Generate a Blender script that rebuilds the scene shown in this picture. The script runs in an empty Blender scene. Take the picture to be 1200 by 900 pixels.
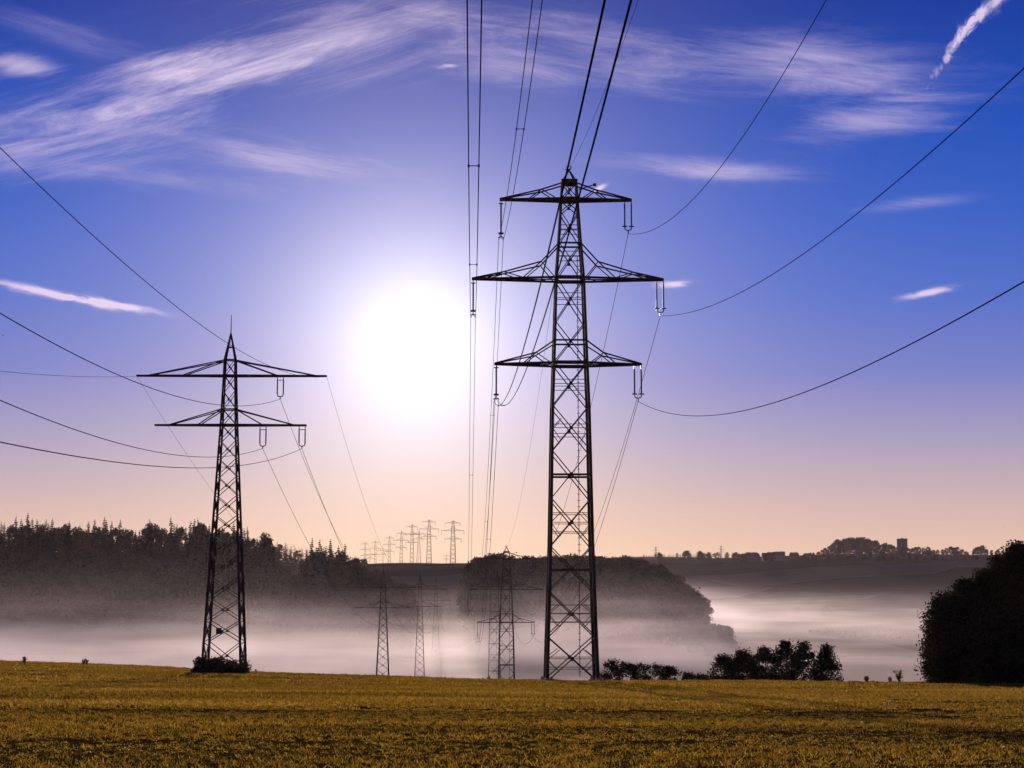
import bpy, math, random
import numpy as np

random.seed(7)
RNG = np.random.default_rng(7)
S = bpy.context.scene
COL = S.collection
R = math.radians

# ------------------------------------------------------------------ camera
F = 2000.0                       # focal length in photo pixels (1200 wide)
PITCH = math.atan(250.0 / F)     # level line sits at y = 700 of 900
cam_d = bpy.data.cameras.new('camera')
cam_d.sensor_width = 36.0
cam_d.lens = 36.0 * F / 1200.0
cam_d.clip_start = 0.2
cam_d.clip_end = 40000
cam = bpy.data.objects.new('camera', cam_d)
COL.objects.link(cam)
cam.location = (0, 0, 0)         # eye height is z = 0, the field lies 1.7 m lower
cam.rotation_euler = (math.pi / 2 + PITCH, 0, 0)
S.camera = cam


def ray(px, py):
    a = (px - 600.0) / F
    b = (450.0 - py) / F
    return (a, math.cos(PITCH) - b * math.sin(PITCH), math.sin(PITCH) + b * math.cos(PITCH))


def P(px, py, Y):
    r = ray(px, py)
    t = Y / r[1]
    return np.array((r[0] * t, Y, r[2] * t))


def aim(px, py):
    r = ray(px, py)
    n = math.sqrt(sum(c * c for c in r))
    return math.atan2(r[0], r[1]), math.asin(r[2] / n)


# ------------------------------------------------------------------ exposure
S.view_settings.view_transform = 'Standard'
S.view_settings.look = 'None'
S.view_settings.exposure = 0.0
S.view_settings.gamma = 1.0
S.view_settings.use_curve_mapping = False
S.render.engine = 'CYCLES'
cy = S.cycles
cy.max_bounces = 6
cy.diffuse_bounces = 2
cy.glossy_bounces = 2
cy.transmission_bounces = 3
cy.transparent_max_bounces = 8
cy.volume_bounces = 0
cy.use_denoising = True
cy.sample_clamp_indirect = 4.0

# ------------------------------------------------------------------ sun
SUN_AZ, SUN_EL = aim(488, 402)
sun_d = bpy.data.lights.new('sun', 'SUN')
sun_d.energy = 4.8
sun_d.angle = R(0.53)
sun_d.color = (1.0, 0.82, 0.66)
sun = bpy.data.objects.new('sun', sun_d)
COL.objects.link(sun)
SUN_DIR = (math.sin(SUN_AZ) * math.cos(SUN_EL), math.cos(SUN_AZ) * math.cos(SUN_EL), math.sin(SUN_EL))
sun.rotation_euler = (SUN_EL - math.pi / 2, 0, -SUN_AZ)
# local -Z must point along -SUN_DIR
from mathutils import Vector
sun.rotation_euler = Vector(SUN_DIR).to_track_quat('Z', 'Y').to_euler()


# ------------------------------------------------------------------ sky
def lin(c):
    return tuple(((v / 255) / 12.92 if v / 255 <= 0.04045 else ((v / 255 + 0.055) / 1.055) ** 2.4) for v in c)


W = bpy.data.worlds.new('World')
S.world = W
W.use_nodes = True
NT = W.node_tree
NT.nodes.clear()


class G:
    """small helper for node graphs"""

    def __init__(s, tree):
        s.t = tree

    def new(s, kind, **kw):
        n = s.t.nodes.new(kind)
        for k, v in kw.items():
            setattr(n, k, v)
        return n

    def put(s, sock, v):
        if isinstance(v, bpy.types.NodeSocket):
            s.t.links.new(v, sock)
        else:
            sock.default_value = v

    def m(s, op, a, b=0.0, c=None, clamp=False):
        n = s.new('ShaderNodeMath', operation=op)
        n.use_clamp = clamp
        s.put(n.inputs[0], a)
        s.put(n.inputs[1], b)
        if c is not None:
            s.put(n.inputs[2], c)
        return n.outputs[0]

    def v(s, op, a, b=None):
        n = s.new('ShaderNodeVectorMath', operation=op)
        s.put(n.inputs[0], a)
        if b is not None:
            s.put(n.inputs[1], b)
        return n.outputs['Value'] if op in ('DOT_PRODUCT', 'LENGTH') else n.outputs[0]

    def scale(s, a, f):
        n = s.new('ShaderNodeVectorMath', operation='SCALE')
        s.put(n.inputs[0], a)
        s.put(n.inputs['Scale'], f)
        return n.outputs[0]

    def mix(s, f, a, b, blend='MIX'):
        n = s.new('ShaderNodeMix', data_type='RGBA', blend_type=blend)
        s.put(n.inputs[0], f)
        s.put(n.inputs[6], a)
        s.put(n.inputs[7], b)
        return n.outputs[2]

    def ramp(s, f, stops, interp='LINEAR'):
        n = s.new('ShaderNodeValToRGB')
        n.color_ramp.interpolation = interp
        e = n.color_ramp.elements
        while len(e) < len(stops):
            e.new(0.5)
        for el, (p, c) in zip(e, stops):
            el.position = p
            el.color = (*c, 1.0) if len(c) == 3 else c
        s.put(n.inputs[0], f)
        return n.outputs[0]

    def noise(s, vec, scale, detail=4, rough=0.55, dist=0.0):
        n = s.new('ShaderNodeTexNoise')
        s.put(n.inputs['Vector'], vec)
        n.inputs['Scale'].default_value = scale
        n.inputs['Detail'].default_value = detail
        n.inputs['Roughness'].default_value = rough
        n.inputs['Distortion'].default_value = dist
        return n.outputs[0]

    def smooth(s, f, lo, hi):
        n = s.new('ShaderNodeMapRange', interpolation_type='SMOOTHSTEP')
        s.put(n.inputs[0], f)
        n.inputs[1].default_value = lo
        n.inputs[2].default_value = hi
        return n.outputs[0]

    def xyz(s, x, y, z=0.0):
        n = s.new('ShaderNodeCombineXYZ')
        s.put(n.inputs[0], x)
        s.put(n.inputs[1], y)
        s.put(n.inputs[2], z)
        return n.outputs[0]


g = G(NT)
tc = g.new('ShaderNodeTexCoord')
d = g.v('NORMALIZE', tc.outputs['Generated'])
sep = g.new('ShaderNodeSeparateXYZ')
g.put(sep.inputs[0], d)
dx, dy, dz = sep.outputs
el = g.m('ARCSINE', dz)
az = g.m('ARCTAN2', dx, dy)
# height ramp of the clear morning sky (0..0.5 rad of elevation)
t = g.m('MULTIPLY', el, 2.0, clamp=True)
SKY = [(0.0, (228, 190, 166)), (0.05, (229, 192, 168)), (0.10, (211, 180, 176)), (0.179, (166, 157, 194)),
       (0.257, (118, 128, 202)), (0.343, (78, 112, 205)), (0.44, (44, 95, 200)), (0.54, (14, 80, 188)),
       (0.67, (0, 58, 162)), (0.85, (0, 38, 120)), (1.0, (0, 26, 86))]
base = g.ramp(t, [(p, lin(c)) for p, c in SKY])
# physical sky underneath
sky = g.new('ShaderNodeTexSky', sky_type='NISHITA')
sky.sun_disc = False
sky.sun_elevation = SUN_EL
sky.sun_rotation = SUN_AZ
sky.altitude = 400
sky.air_density = 1.0
sky.dust_density = 2.0
nish = g.scale(sky.outputs[0], 0.0006)
base = g.v('ADD', g.scale(base, 0.95), nish)
# cirrus: wisps in bands, given by where they stand in the sky (azimuth, elevation)
ae = g.xyz(az, el)


_noises = {}


def streaks(deg, fx, fy, detail, rough, dist, seed):
    """streaky cloud texture drawn out along one heading; shared by the wisps of that heading"""
    key = (deg, fx, fy, seed)
    if key not in _noises:
        a = R(deg)
        along = g.m('ADD', g.m('MULTIPLY', az, math.cos(a)), g.m('MULTIPLY', el, math.sin(a)))
        across = g.m('SUBTRACT', g.m('MULTIPLY', el, math.cos(a)), g.m('MULTIPLY', az, math.sin(a)))
        _noises[key] = g.noise(g.xyz(g.m('MULTIPLY', along, fx), g.m('MULTIPLY', across, fy), seed), 1.0, detail, rough, dist)
    return _noises[key]


def wisp(px, py, length, width, deg, amount, tex, lo=0.42, hi=0.75, curve=0.0):
    ca, ce = aim(px, py)
    a = R(deg)
    u = g.m('SUBTRACT', az, ca)
    w = g.m('SUBTRACT', el, ce)
    along = g.m('ADD', g.m('MULTIPLY', u, math.cos(a)), g.m('MULTIPLY', w, math.sin(a)))
    across = g.m('SUBTRACT', g.m('MULTIPLY', w, math.cos(a)), g.m('MULTIPLY', u, math.sin(a)))
    if curve:
        across = g.m('SUBTRACT', across, g.m('MULTIPLY', g.m('MULTIPLY', along, along), curve))
    q1 = g.m('DIVIDE', along, length / F)
    q2 = g.m('DIVIDE', across, width / F)
    r2 = g.m('ADD', g.m('MULTIPLY', q1, q1), g.m('MULTIPLY', q2, q2))
    env = g.m('EXPONENT', g.m('MULTIPLY', r2, -1.0))
    # the rim of the band breaks up with the noise
    body = g.smooth(g.m('ADD', tex, g.m('MULTIPLY', env, 0.35)), lo + 0.18, hi + 0.18)
    return g.m('MULTIPLY', g.m('MULTIPLY', body, env), amount)


NA = streaks(17, 9, 70, 10, 0.71, 0.5, 1.3)
NB = streaks(-7, 10, 74, 10, 0.71, 0.45, 7.7)
NC = streaks(-10.5, 40, 160, 5, 0.62, 0.8, 20.1)
ND = streaks(49, 90, 130, 5, 0.66, 1.2, 21.4)
WISPS = [
    (400, 42, 165, 60, 8, 0.64, NA, 0.38, 0.87), (270, 72, 130, 48, 14, 0.52, NA, 0.40, 0.87),
    (180, 105, 150, 46, 18, 0.64, NA, 0.38, 0.87), (90, 150, 170, 44, 10, 0.52, NA, 0.36, 0.89), (40, 185, 120, 26, 4, 0.27, NA, 0.36, 0.89),
    (25, 76, 48, 15, -4, 0.64, NA, 0.34, 0.81), (80, 40, 120, 22, -12, 0.18, NB, 0.36, 0.88), (330, 188, 140, 26, -5, 0.56, NB, 0.36, 0.87),
    (200, 212, 180, 20, -3, 0.21, NB, 0.38, 0.88), (720, 66, 150, 46, -14, 0.47, NB, 0.39, 0.87),
    (960, 82, 165, 40, -9, 0.61, NB, 0.36, 0.87), (1030, 138, 135, 26, 3, 0.45, NB, 0.38, 0.87),
    (850, 202, 90, 12, -3, 0.47, NB, 0.32, 0.83), (780, 190, 120, 14, -4, 0.23, NB, 0.34, 0.85), (1075, 238, 70, 9, 2, 0.26, NB, 0.36, 0.85),
    (590, 66, 130, 46, -12, 0.38, NB, 0.40, 0.89), (520, 18, 90, 24, -6, 0.30, NB, 0.40, 0.89),
    (60, 344, 70, 5.0, -9, 1.2, NC, 0.28, 0.66), (130, 357, 48, 5.0, -7, 1.3, NC, 0.24, 0.60), (1124, 46, 62, 8, 50, 1.05, ND, 0.42, 0.74, -3.0),
    (1160, 8, 40, 8, 34, 0.8, ND, 0.36, 0.70), (1088, 343, 26, 4.0, 9, 1.1, NC, 0.24, 0.60),
    (790, 333, 20, 4.0, 2, 0.9, NC, 0.24, 0.60), (702, 221, 9, 2.6, 28, 1.0, NC, 0.22, 0.60),
    (524, 77, 14, 3.5, 2, 0.7, NC, 0.30, 0.65),
]
cloud = None
for wv in WISPS:
    c_ = wisp(*wv)
    cloud = c_ if cloud is None else g.m('ADD', cloud, c_)
cloud = g.m('MINIMUM', cloud, 0.92)
base = g.mix(cloud, base, (*lin((226, 206, 238)), 1.0))
# aureole of the low sun
sd = g.v('DOT_PRODUCT', d, SUN_DIR)
ang = g.m('ARCCOSINE', g.m('MINIMUM', sd, 1.0))


def gl(width, power):
    return g.m('EXPONENT', g.m('MULTIPLY', g.m('POWER', g.m('DIVIDE', ang, R(width)), power), -1.0))


glow = g.scale((0.60, 0.45, 0.27), g.m('MULTIPLY', gl(7.4, 1.6), 0.80))
glow = g.v('ADD', glow, g.scale((0.9, 0.88, 0.80), g.m('MULTIPLY', gl(3.9, 2.0), 0.52)))
glow = g.v('ADD', glow, g.scale((1.0, 0.95, 0.90), g.m('MULTIPLY', gl(0.8, 1.0), 1.3)))
base = g.v('ADD', base, glow)
bg = g.new('ShaderNodeBackground')
g.put(bg.inputs[0], base)
bg.inputs[1].default_value = 1.0
W.cycles.sampling_method = 'MANUAL'
W.cycles.sample_map_resolution = 512
wo = g.new('ShaderNodeOutputWorld')
NT.links.new(bg.outputs[0], wo.inputs[0])


# ------------------------------------------------------------------ helpers
class MB:
    """collects faces for ONE mesh"""

    def __init__(s):
        s.v = []
        s.f = []
        s.n = 0

    def add(s, verts, faces):
        s.v.append(np.asarray(verts, float).reshape(-1, 3))
        s.f += [tuple(i + s.n for i in f) for f in faces]
        s.n += len(s.v[-1])

    def bar(s, p, q, w, h=None):
        p = np.asarray(p, float)
        q = np.asarray(q, float)
        h = w if h is None else h
        ax = q - p
        L = np.linalg.norm(ax)
        if L < 1e-6:
            return
        ax = ax / L
        ref = np.array((0, 0, 1.0)) if abs(ax[2]) < 0.9 else np.array((0, 1.0, 0))
        a = np.cross(ax, ref)
        a /= np.linalg.norm(a)
        b = np.cross(ax, a)
        a = a * w / 2
        b = b * h / 2
        vs = [p - a - b, p + a - b, p + a + b, p - a + b, q - a - b, q + a - b, q + a + b, q - a + b]
        s.add(vs, [(3, 2, 1, 0), (4, 5, 6, 7), (0, 1, 5, 4), (1, 2, 6, 5), (2, 3, 7, 6), (3, 0, 4, 7)])

    def box(s, c, size):
        c = np.asarray(c, float)
        x, y, z = [v / 2 for v in size]
        vs = [c + np.array(k) for k in
              [(-x, -y, -z), (x, -y, -z), (x, y, -z), (-x, y, -z), (-x, -y, z), (x, -y, z), (x, y, z), (-x, y, z)]]
        s.add(vs, [(3, 2, 1, 0), (4, 5, 6, 7), (0, 1, 5, 4), (1, 2, 6, 5), (2, 3, 7, 6), (3, 0, 4, 7)])

    def tube(s, pts, rad, n=5, caps=True):
        pts = [np.asarray(p, float) for p in pts]
        rad = [rad] * len(pts) if np.isscalar(rad) else rad
        vs = []
        for i, p in enumerate(pts):
            ax = pts[min(i + 1, len(pts) - 1)] - pts[max(i - 1, 0)]
            ax = ax / (np.linalg.norm(ax) + 1e-12)
            ref = np.array((0, 0, 1.0)) if abs(ax[2]) < 0.9 else np.array((0, 1.0, 0))
            a = np.cross(ax, ref)
            a /= np.linalg.norm(a)
            b = np.cross(ax, a)
            for k in range(n):
                t_ = 2 * math.pi * k / n
                vs.append(p + (a * math.cos(t_) + b * math.sin(t_)) * rad[i])
        fs = []
        for i in range(len(pts) - 1):
            for k in range(n):
                k2 = (k + 1) % n
                fs.append((i * n + k, i * n + k2, (i + 1) * n + k2, (i + 1) * n + k))
        if caps:
            fs.append(tuple(range(n - 1, -1, -1)))
            fs.append(tuple((len(pts) - 1) * n + k for k in range(n)))
        s.add(vs, fs)

    def mesh(s, name, mats, smooth=False, idx=None):
        me = bpy.data.meshes.new(name)
        V = np.concatenate(s.v) if s.v else np.zeros((0, 3))
        me.from_pydata(V.tolist(), [], s.f)
        for m_ in (mats if isinstance(mats, (list, tuple)) else [mats]):
            me.materials.append(m_)
        if idx is not None:
            me.polygons.foreach_set('material_index', idx)
        if smooth:
            me.polygons.foreach_set('use_smooth', [True] * len(me.polygons))
        me.update()
        return me

    def build(s, name, mats, parent=None, loc=None, smooth=False, idx=None):
        o = bpy.data.objects.new(name, s.mesh(name, mats, smooth, idx))
        COL.objects.link(o)
        if parent is not None:
            o.parent = parent
        if loc is not None:
            o.location = [float(c) for c in loc]
        return o


def raw_mesh(name, V, Fq, mats, idx=None, smooth=False):
    """V (n,3); Fq (m,k) index array, all faces the same size - fast path"""
    me = bpy.data.meshes.new(name)
    V = np.ascontiguousarray(V, dtype=np.float32)
    Fq = np.ascontiguousarray(Fq, dtype=np.int32)
    m_, k = Fq.shape
    me.vertices.add(len(V))
    me.vertices.foreach_set('co', V.ravel())
    me.loops.add(m_ * k)
    me.loops.foreach_set('vertex_index', Fq.ravel())
    me.polygons.add(m_)
    me.polygons.foreach_set('loop_start', np.arange(0, m_ * k, k, dtype=np.int32))
    for mm in (mats if isinstance(mats, (list, tuple)) else [mats]):
        me.materials.append(mm)
    if idx is not None:
        me.polygons.foreach_set('material_index', np.ascontiguousarray(idx, dtype=np.int32))
    if smooth:
        me.polygons.foreach_set('use_smooth', np.ones(m_, dtype=bool))
    me.update(calc_edges=True)
    me.validate()
    return me


def link(name, me, parent=None, loc=None):
    o = bpy.data.objects.new(name, me)
    COL.objects.link(o)
    if parent is not None:
        o.parent = parent
    if loc is not None:
        o.location = [float(c) for c in loc]
    return o


def tag(o, label=None, cat=None, group=None, kind=None):
    if label:
        o['label'] = label
    if cat:
        o['category'] = cat
    if group:
        o['group'] = group
    if kind:
        o['kind'] = kind
    return o


def empty(name, loc, rz=0.0):
    o = bpy.data.objects.new(name, None)
    COL.objects.link(o)
    o.empty_display_size = 0.5
    o.location = [float(c) for c in loc]
    o.rotation_euler = (0, 0, rz)
    return o


def copy_tree(o, parent=None):
    c = o.copy()
    COL.objects.link(c)
    if parent is not None:
        c.parent = parent
    for ch in list(o.children):
        copy_tree(ch, c)
    return c


def material(name, build):
    m_ = bpy.data.materials.new(name)
    m_.use_nodes = True
    m_.node_tree.nodes.clear()
    h = G(m_.node_tree)
    out = h.new('ShaderNodeOutputMaterial')
    build(h, out)
    return m_


def principled(h, out, color, rough=0.7, metal=0.0, spec=0.4, bump=None, bstr=0.3, bdist=0.05):
    b = h.new('ShaderNodeBsdfPrincipled')
    h.put(b.inputs['Base Color'], color if isinstance(color, bpy.types.NodeSocket) else (*color, 1.0))
    h.put(b.inputs['Roughness'], rough)
    b.inputs['Metallic'].default_value = metal
    b.inputs['Specular IOR Level'].default_value = spec
    if bump is not None:
        n = h.new('ShaderNodeBump')
        n.inputs['Strength'].default_value = bstr
        n.inputs['Distance'].default_value = bdist
        h.put(n.inputs['Height'], bump)
        h.put(b.inputs['Normal'], n.outputs[0])
    h.put(out.inputs[0], b.outputs[0])
    return b


def wpos(h):
    return h.new('ShaderNodeNewGeometry').outputs['Position']


def mat_plain(name, c1, c2, scale=1.0, rough=0.7, metal=0.0, spec=0.4, local=True):
    def f(h, out):
        vec = h.new('ShaderNodeTexCoord').outputs['Object'] if local else wpos(h)
        n = h.noise(vec, scale, 5, 0.6)
        principled(h, out, h.ramp(n, [(0.3, c1), (0.7, c2)]), rough, metal, spec)
    return material(name, f)


M = {}
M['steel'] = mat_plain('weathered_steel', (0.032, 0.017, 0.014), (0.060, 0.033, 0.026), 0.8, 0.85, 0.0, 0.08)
M['insulator'] = mat_plain('insulator_glaze', (0.03, 0.017, 0.012), (0.05, 0.03, 0.022), 3, 0.3, 0.0, 0.5)
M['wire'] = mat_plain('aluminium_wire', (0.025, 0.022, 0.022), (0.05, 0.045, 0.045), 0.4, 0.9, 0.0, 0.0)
M['concrete'] = mat_plain('concrete_footing', (0.22, 0.20, 0.18), (0.34, 0.32, 0.29), 4, 0.9)
M['bark'] = mat_plain('bark', (0.025, 0.018, 0.012), (0.06, 0.045, 0.032), 6, 0.9, 0, 0.2)


def mat_leaf(name, c1, c2, trans=0.35, scale=0.35):
    def f(h, out):
        n = h.noise(wpos(h), scale, 3, 0.6)
        info = h.new('ShaderNodeNewGeometry').outputs['Random Per Island']
        k = h.m('ADD', h.m('MULTIPLY', n, 0.6), h.m('MULTIPLY', info, 0.4))
        c = h.ramp(k, [(0.3, c1), (0.7, c2)])
        di = h.new('ShaderNodeBsdfDiffuse')
        tr = h.new('ShaderNodeBsdfTranslucent')
        h.put(di.inputs[0], c)
        h.put(tr.inputs[0], c)
        mx = h.new('ShaderNodeMixShader')
        mx.inputs[0].default_value = trans
        h.put(mx.inputs[1], di.outputs[0])
        h.put(mx.inputs[2], tr.outputs[0])
        h.put(out.inputs[0], mx.outputs[0])
    return material(name, f)


M['spruce'] = mat_leaf('spruce_needles', (0.014, 0.017, 0.010), (0.032, 0.034, 0.018), 0.08)
M['leaf'] = mat_leaf('broadleaf_foliage', (0.024, 0.022, 0.009), (0.062, 0.052, 0.020), 0.15)
M['leaf_brown'] = mat_leaf('autumn_foliage', (0.045, 0.034, 0.014), (0.10, 0.066, 0.026), 0.25)
M['weed'] = mat_leaf('dry_weed', (0.06, 0.05, 0.02), (0.14, 0.10, 0.045), 0.4)


# ------------------------------------------------------------------ terrain
COLS = {
    -2400: [(260, -20), (450, -30), (700, -34), (850, -30), (950, -18), (1050, 5), (1180, 29), (1400, 32), (2000, 30), (3000, 55), (4500, 80), (9500, 80)],
    200: [(260, -20), (450, -30), (700, -34), (850, -30), (950, -18), (1050, 5), (1180, 27), (1400, 30), (2000, 30), (3000, 55), (4500, 80), (9500, 80)],
    300: [(260, -20), (450, -29), (700, -34), (850, -30), (950, -18), (1050, 3), (1180, 22), (1400, 24), (2000, 42), (2300, 44), (3000, 50), (4500, 70), (9500, 70)],
    340: [(260, -20), (450, -29), (700, -34), (850, -30), (950, -18), (1050, -2), (1180, 10), (1400, 16), (2000, 44), (2300, 46), (3000, 50), (4500, 70), (9500, 70)],
    380: [(260, -20), (450, -28.5), (700, -34), (850, -30), (950, -18), (1050, 0), (1150, 12), (1400, 14), (2000, 34), (3000, 40), (4500, 60), (9500, 60)],
    420: [(260, -20), (450, -28), (700, -33), (850, -31), (950, -20), (1050, -6), (1150, 0), (1300, 6), (1500, 30), (1700, 32), (2000, 28), (3000, 35), (4500, 55), (9500, 55)],
    455: [(260, -20), (450, -28), (700, -33), (850, -32), (950, -24), (1050, -16), (1150, -14), (1300, 4), (1500, 31), (1700, 33), (2200, 28), (3000, 32), (4500, 50), (9500, 50)],
    490: [(260, -20), (450, -31), (700, -34), (950, -32), (1100, -24), (1300, 2), (1500, 31), (1650, 34), (2000, 28), (2800, 32), (4500, 50), (9500, 50)],
    525: [(260, -20), (450, -35), (700, -36), (950, -30), (1100, -20), (1300, 3), (1500, 30), (1650, 33), (2000, 26), (2800, 30), (4500, 60), (9500, 60)],
    550: [(260, -20), (450, -37), (700, -37), (850, -32), (950, -20), (1080, -4), (1180, 3), (1300, 9), (1500, 31), (1650, 33), (2000, 27), (2600, 42), (4500, 80), (9500, 80)],
    600: [(260, -20), (450, -37.5), (700, -38), (850, -33), (950, -20), (1080, 1), (1180, 6), (1350, 14), (1500, 28), (1700, 28), (2200, 24), (2800, 54), (4500, 100), (9500, 100)],
    720: [(260, -21), (450, -37.5), (700, -38), (900, -32), (1000, -18), (1100, -1), (1200, 5), (1500, 6), (2200, 14), (2800, 56), (3100, 64), (4500, 104), (9500, 100)],
    780: [(260, -21), (450, -37.5), (700, -38), (900, -35), (1000, -24), (1100, -9), (1200, -5), (1500, -8), (2000, -15), (2300, 8), (2600, 38), (2900, 64), (3200, 70), (4500, 106), (9500, 100)],
    830: [(260, -21), (450, -37.5), (700, -39), (900, -38), (1100, -36), (1500, -31), (2000, -22), (2250, 2), (2500, 25), (2900, 64), (3200, 70), (4500, 104), (9500, 90)],
    900: [(260, -21), (450, -37.5), (700, -39), (900, -38), (1500, -31), (2000, -22), (2250, 2), (2500, 27), (2900, 68), (3200, 72), (4500, 90), (9500, 80)],
    1000: [(260, -21), (450, -37), (700, -39), (900, -38), (1500, -31), (2000, -22), (2200, 2), (2500, 32), (2800, 68), (3000, 75), (3300, 72), (6000, 60), (9500, 60)],
    1250: [(260, -21), (450, -37), (700, -39), (900, -38), (1500, -31), (2000, -22), (2200, 2), (2500, 36), (2800, 70), (3000, 76), (3300, 72), (6000, 60), (9500, 60)],
    3600: [(260, -21), (450, -37), (700, -39), (900, -38), (1500, -31), (2000, -22), (2200, 2), (2500, 36), (2800, 70), (3000, 76), (3300, 72), (6000, 60), (9500, 60)],
}
GP = np.arange(-2400, 3601, 10.0)
GL = np.linspace(math.log(240), math.log(9500), 260)
_ck = sorted(COLS)
_prof = np.array([np.interp(np.exp(GL), *zip(*COLS[k])) for k in _ck])
TBL = np.array([np.interp(GP, _ck, _prof[:, j]) for j in range(len(GL))]).T   # [px, D]


def _blur(a, axis, n):
    k = np.hanning(2 * n + 3)[1:-1]
    k /= k.sum()
    pad = [(0, 0), (0, 0)]
    pad[axis] = (n, n)
    ap = np.pad(a, pad, mode='edge')
    return np.apply_along_axis(lambda r: np.convolve(r, k, mode='valid'), axis, ap)


TBL = _blur(_blur(TBL, 1, 5), 0, 3)


def sstep(t_):
    t_ = np.clip(t_, 0, 1)
    return t_ * t_ * (3 - 2 * t_)


def vnoise(x, y, seed=0):
    """smooth value noise, vectorised"""
    xi = np.floor(x).astype(np.int64)
    yi = np.floor(y).astype(np.int64)
    fx = x - xi
    fy = y - yi
    fx = fx * fx * (3 - 2 * fx)
    fy = fy * fy * (3 - 2 * fy)

    def hsh(a, b):
        n = (a * 374761393 + b * 668265263 + seed * 974711) & 0xFFFFFFFF
        n = ((n ^ (n >> 13)) * 1274126177) & 0xFFFFFFFF
        return ((n ^ (n >> 16)) & 0xFFFF) / 65535.0
    return (hsh(xi, yi) * (1 - fx) + hsh(xi + 1, yi) * fx) * (1 - fy) + (hsh(xi, yi + 1) * (1 - fx) + hsh(xi + 1, yi + 1) * fx) * fy


def ground_z(x, y):
    x = np.asarray(x, float)
    y = np.asarray(y, float)
    yy = np.maximum(y, 0)
    s_ = 0.0384 + np.where(x < 6, 0.000115 * (x - 6), 0.00002 * (x - 6))
    s_ = np.clip(s_, 0.0295, 0.0398)
    zf = -1.7 - s_ * yy
    # shallow folds and old wheel tracks across the field
    zf = zf + 0.22 * (vnoise(x / 22.0, y / 9.0, 3) - 0.5) * np.clip(yy / 40, 0, 1)
    Dc = 168 + np.clip(-(x + 5) * 1.15, 0, 62)
    w = sstep((y - Dc) / 125.0)
    D = np.clip(y, 240, 9500)
    px = 600 + F * x / np.maximum(y, 200)
    ip = np.clip((px - GP[0]) / 10.0, 0, len(GP) - 1.001)
    il = np.clip((np.log(D) - GL[0]) / (GL[1] - GL[0]), 0, len(GL) - 1.001)
    a = ip.astype(int)
    b = il.astype(int)
    fa = ip - a
    fb = il - b
    zt = (TBL[a, b] * (1 - fa) + TBL[a + 1, b] * fa) * (1 - fb) + (TBL[a, b + 1] * (1 - fa) + TBL[a + 1, b + 1] * fa) * fb
    zt = zt + (vnoise(x / 160.0, y / 160.0, 11) - 0.5) * np.clip((y - 500) / 800, 0, 1) * 6
    return zf * (1 - w) + zt * w


def gz(x, y):
    return float(ground_z(np.array([x]), np.array([y]))[0])


def make_ground():
    ys = np.concatenate([np.arange(-90, 300, 2.0), np.arange(300, 800, 8.0), np.geomspace(800, 9500, 170)])
    nc = 281
    c = np.linspace(-1, 1, nc)
    c = np.sign(c) * np.abs(c) ** 1.25
    X = np.array([c * (75 + 0.62 * max(y, 0)) for y in ys])
    Y = np.repeat(ys[:, None], nc, 1)
    Z = ground_z(X, Y)
    V = np.stack([X, Y, Z], -1).reshape(-1, 3)
    i = np.arange(len(ys) - 1)[:, None] * nc + np.arange(nc - 1)[None, :]
    i = i.ravel()
    Fq = np.stack([i, i + 1, i + nc + 1, i + nc], 1)

    def f(h, out):
        p = wpos(h)
        sp = h.new('ShaderNodeSeparateXYZ')
        h.put(sp.inputs[0], p)
        x, y, z = sp.outputs
        # near field: earth and crop litter
        n1 = h.noise(p, 2.2, 6, 0.65)
        n2 = h.noise(h.xyz(h.m('MULTIPLY', x, 0.05), h.m('MULTIPLY', y, 0.35)), 1.0, 4, 0.6)
        near = h.ramp(h.m('ADD', h.m('MULTIPLY', n1, 0.6), h.m('MULTIPLY', n2, 0.4)),
                      [(0.3, (0.022, 0.014, 0.006)), (0.55, (0.050, 0.034, 0.012)), (0.75, (0.09, 0.062, 0.02))])
        # valley and hill fields: parcels drawn out across the slope
        vor = h.new('ShaderNodeTexVoronoi', feature='F1')
        pv = h.xyz(h.m('MULTIPLY', h.m('ADD', x, h.m('MULTIPLY', y, 0.12)), 1 / 420.0), h.m('MULTIPLY', h.m('ADD', y, h.m('MULTIPLY', x, -0.10)), 1 / 150.0))
        h.put(vor.inputs['Vector'], pv)
        vor.inputs['Scale'].default_value = 1.0
        sc = h.new('ShaderNodeSeparateColor')
        h.put(sc.inputs[0], vor.outputs['Color'])
        far = h.ramp(sc.outputs[0], [(0.0, (0.05, 0.046, 0.020)), (0.3, (0.09, 0.072, 0.034)), (0.5, (0.05, 0.036, 0.022)),
                                    (0.7, (0.24, 0.17, 0.095)), (0.9, (0.10, 0.07, 0.036))], 'CONSTANT')
        rows = h.noise(h.xyz(h.m('MULTIPLY', x, 0.004), h.m('MULTIPLY', y, 0.06)), 1.0, 4, 0.6)
        far = h.mix(0.35, far, h.ramp(rows, [(0.3, (0.025, 0.02, 0.012)), (0.7, (0.10, 0.08, 0.045))]))
        # pale stubble strips on the hill between the woods
        for ya, yb, xa, xb, c_ in ((1335, 1385, -230, -40, (0.17, 0.105, 0.055)), (1425, 1462, -260, -20, (0.14, 0.085, 0.045)), (1490, 1530, -200, -60, (0.12, 0.075, 0.04))):
            yw = h.m('ADD', y, h.m('MULTIPLY', x, 0.12))
            ins = h.m('MULTIPLY', h.m('MULTIPLY', h.smooth(yw, ya - 3, ya + 3), h.smooth(yw, yb + 3, yb - 3)), h.m('MULTIPLY', h.smooth(x, xa - 2, xa + 2), h.smooth(x, xb + 2, xb - 2)))
            far = h.mix(ins, far, (*c_, 1.0))
        k = h.smooth(y, 230, 330)
        principled(h, out, h.mix(k, near, far), 0.95, 0, 0.0, n1, 0.6, 0.08)
    o = link('ground', raw_mesh('ground', V, Fq, material('field_earth', f), smooth=True))
    tag(o, kind='structure')
    return o


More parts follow.
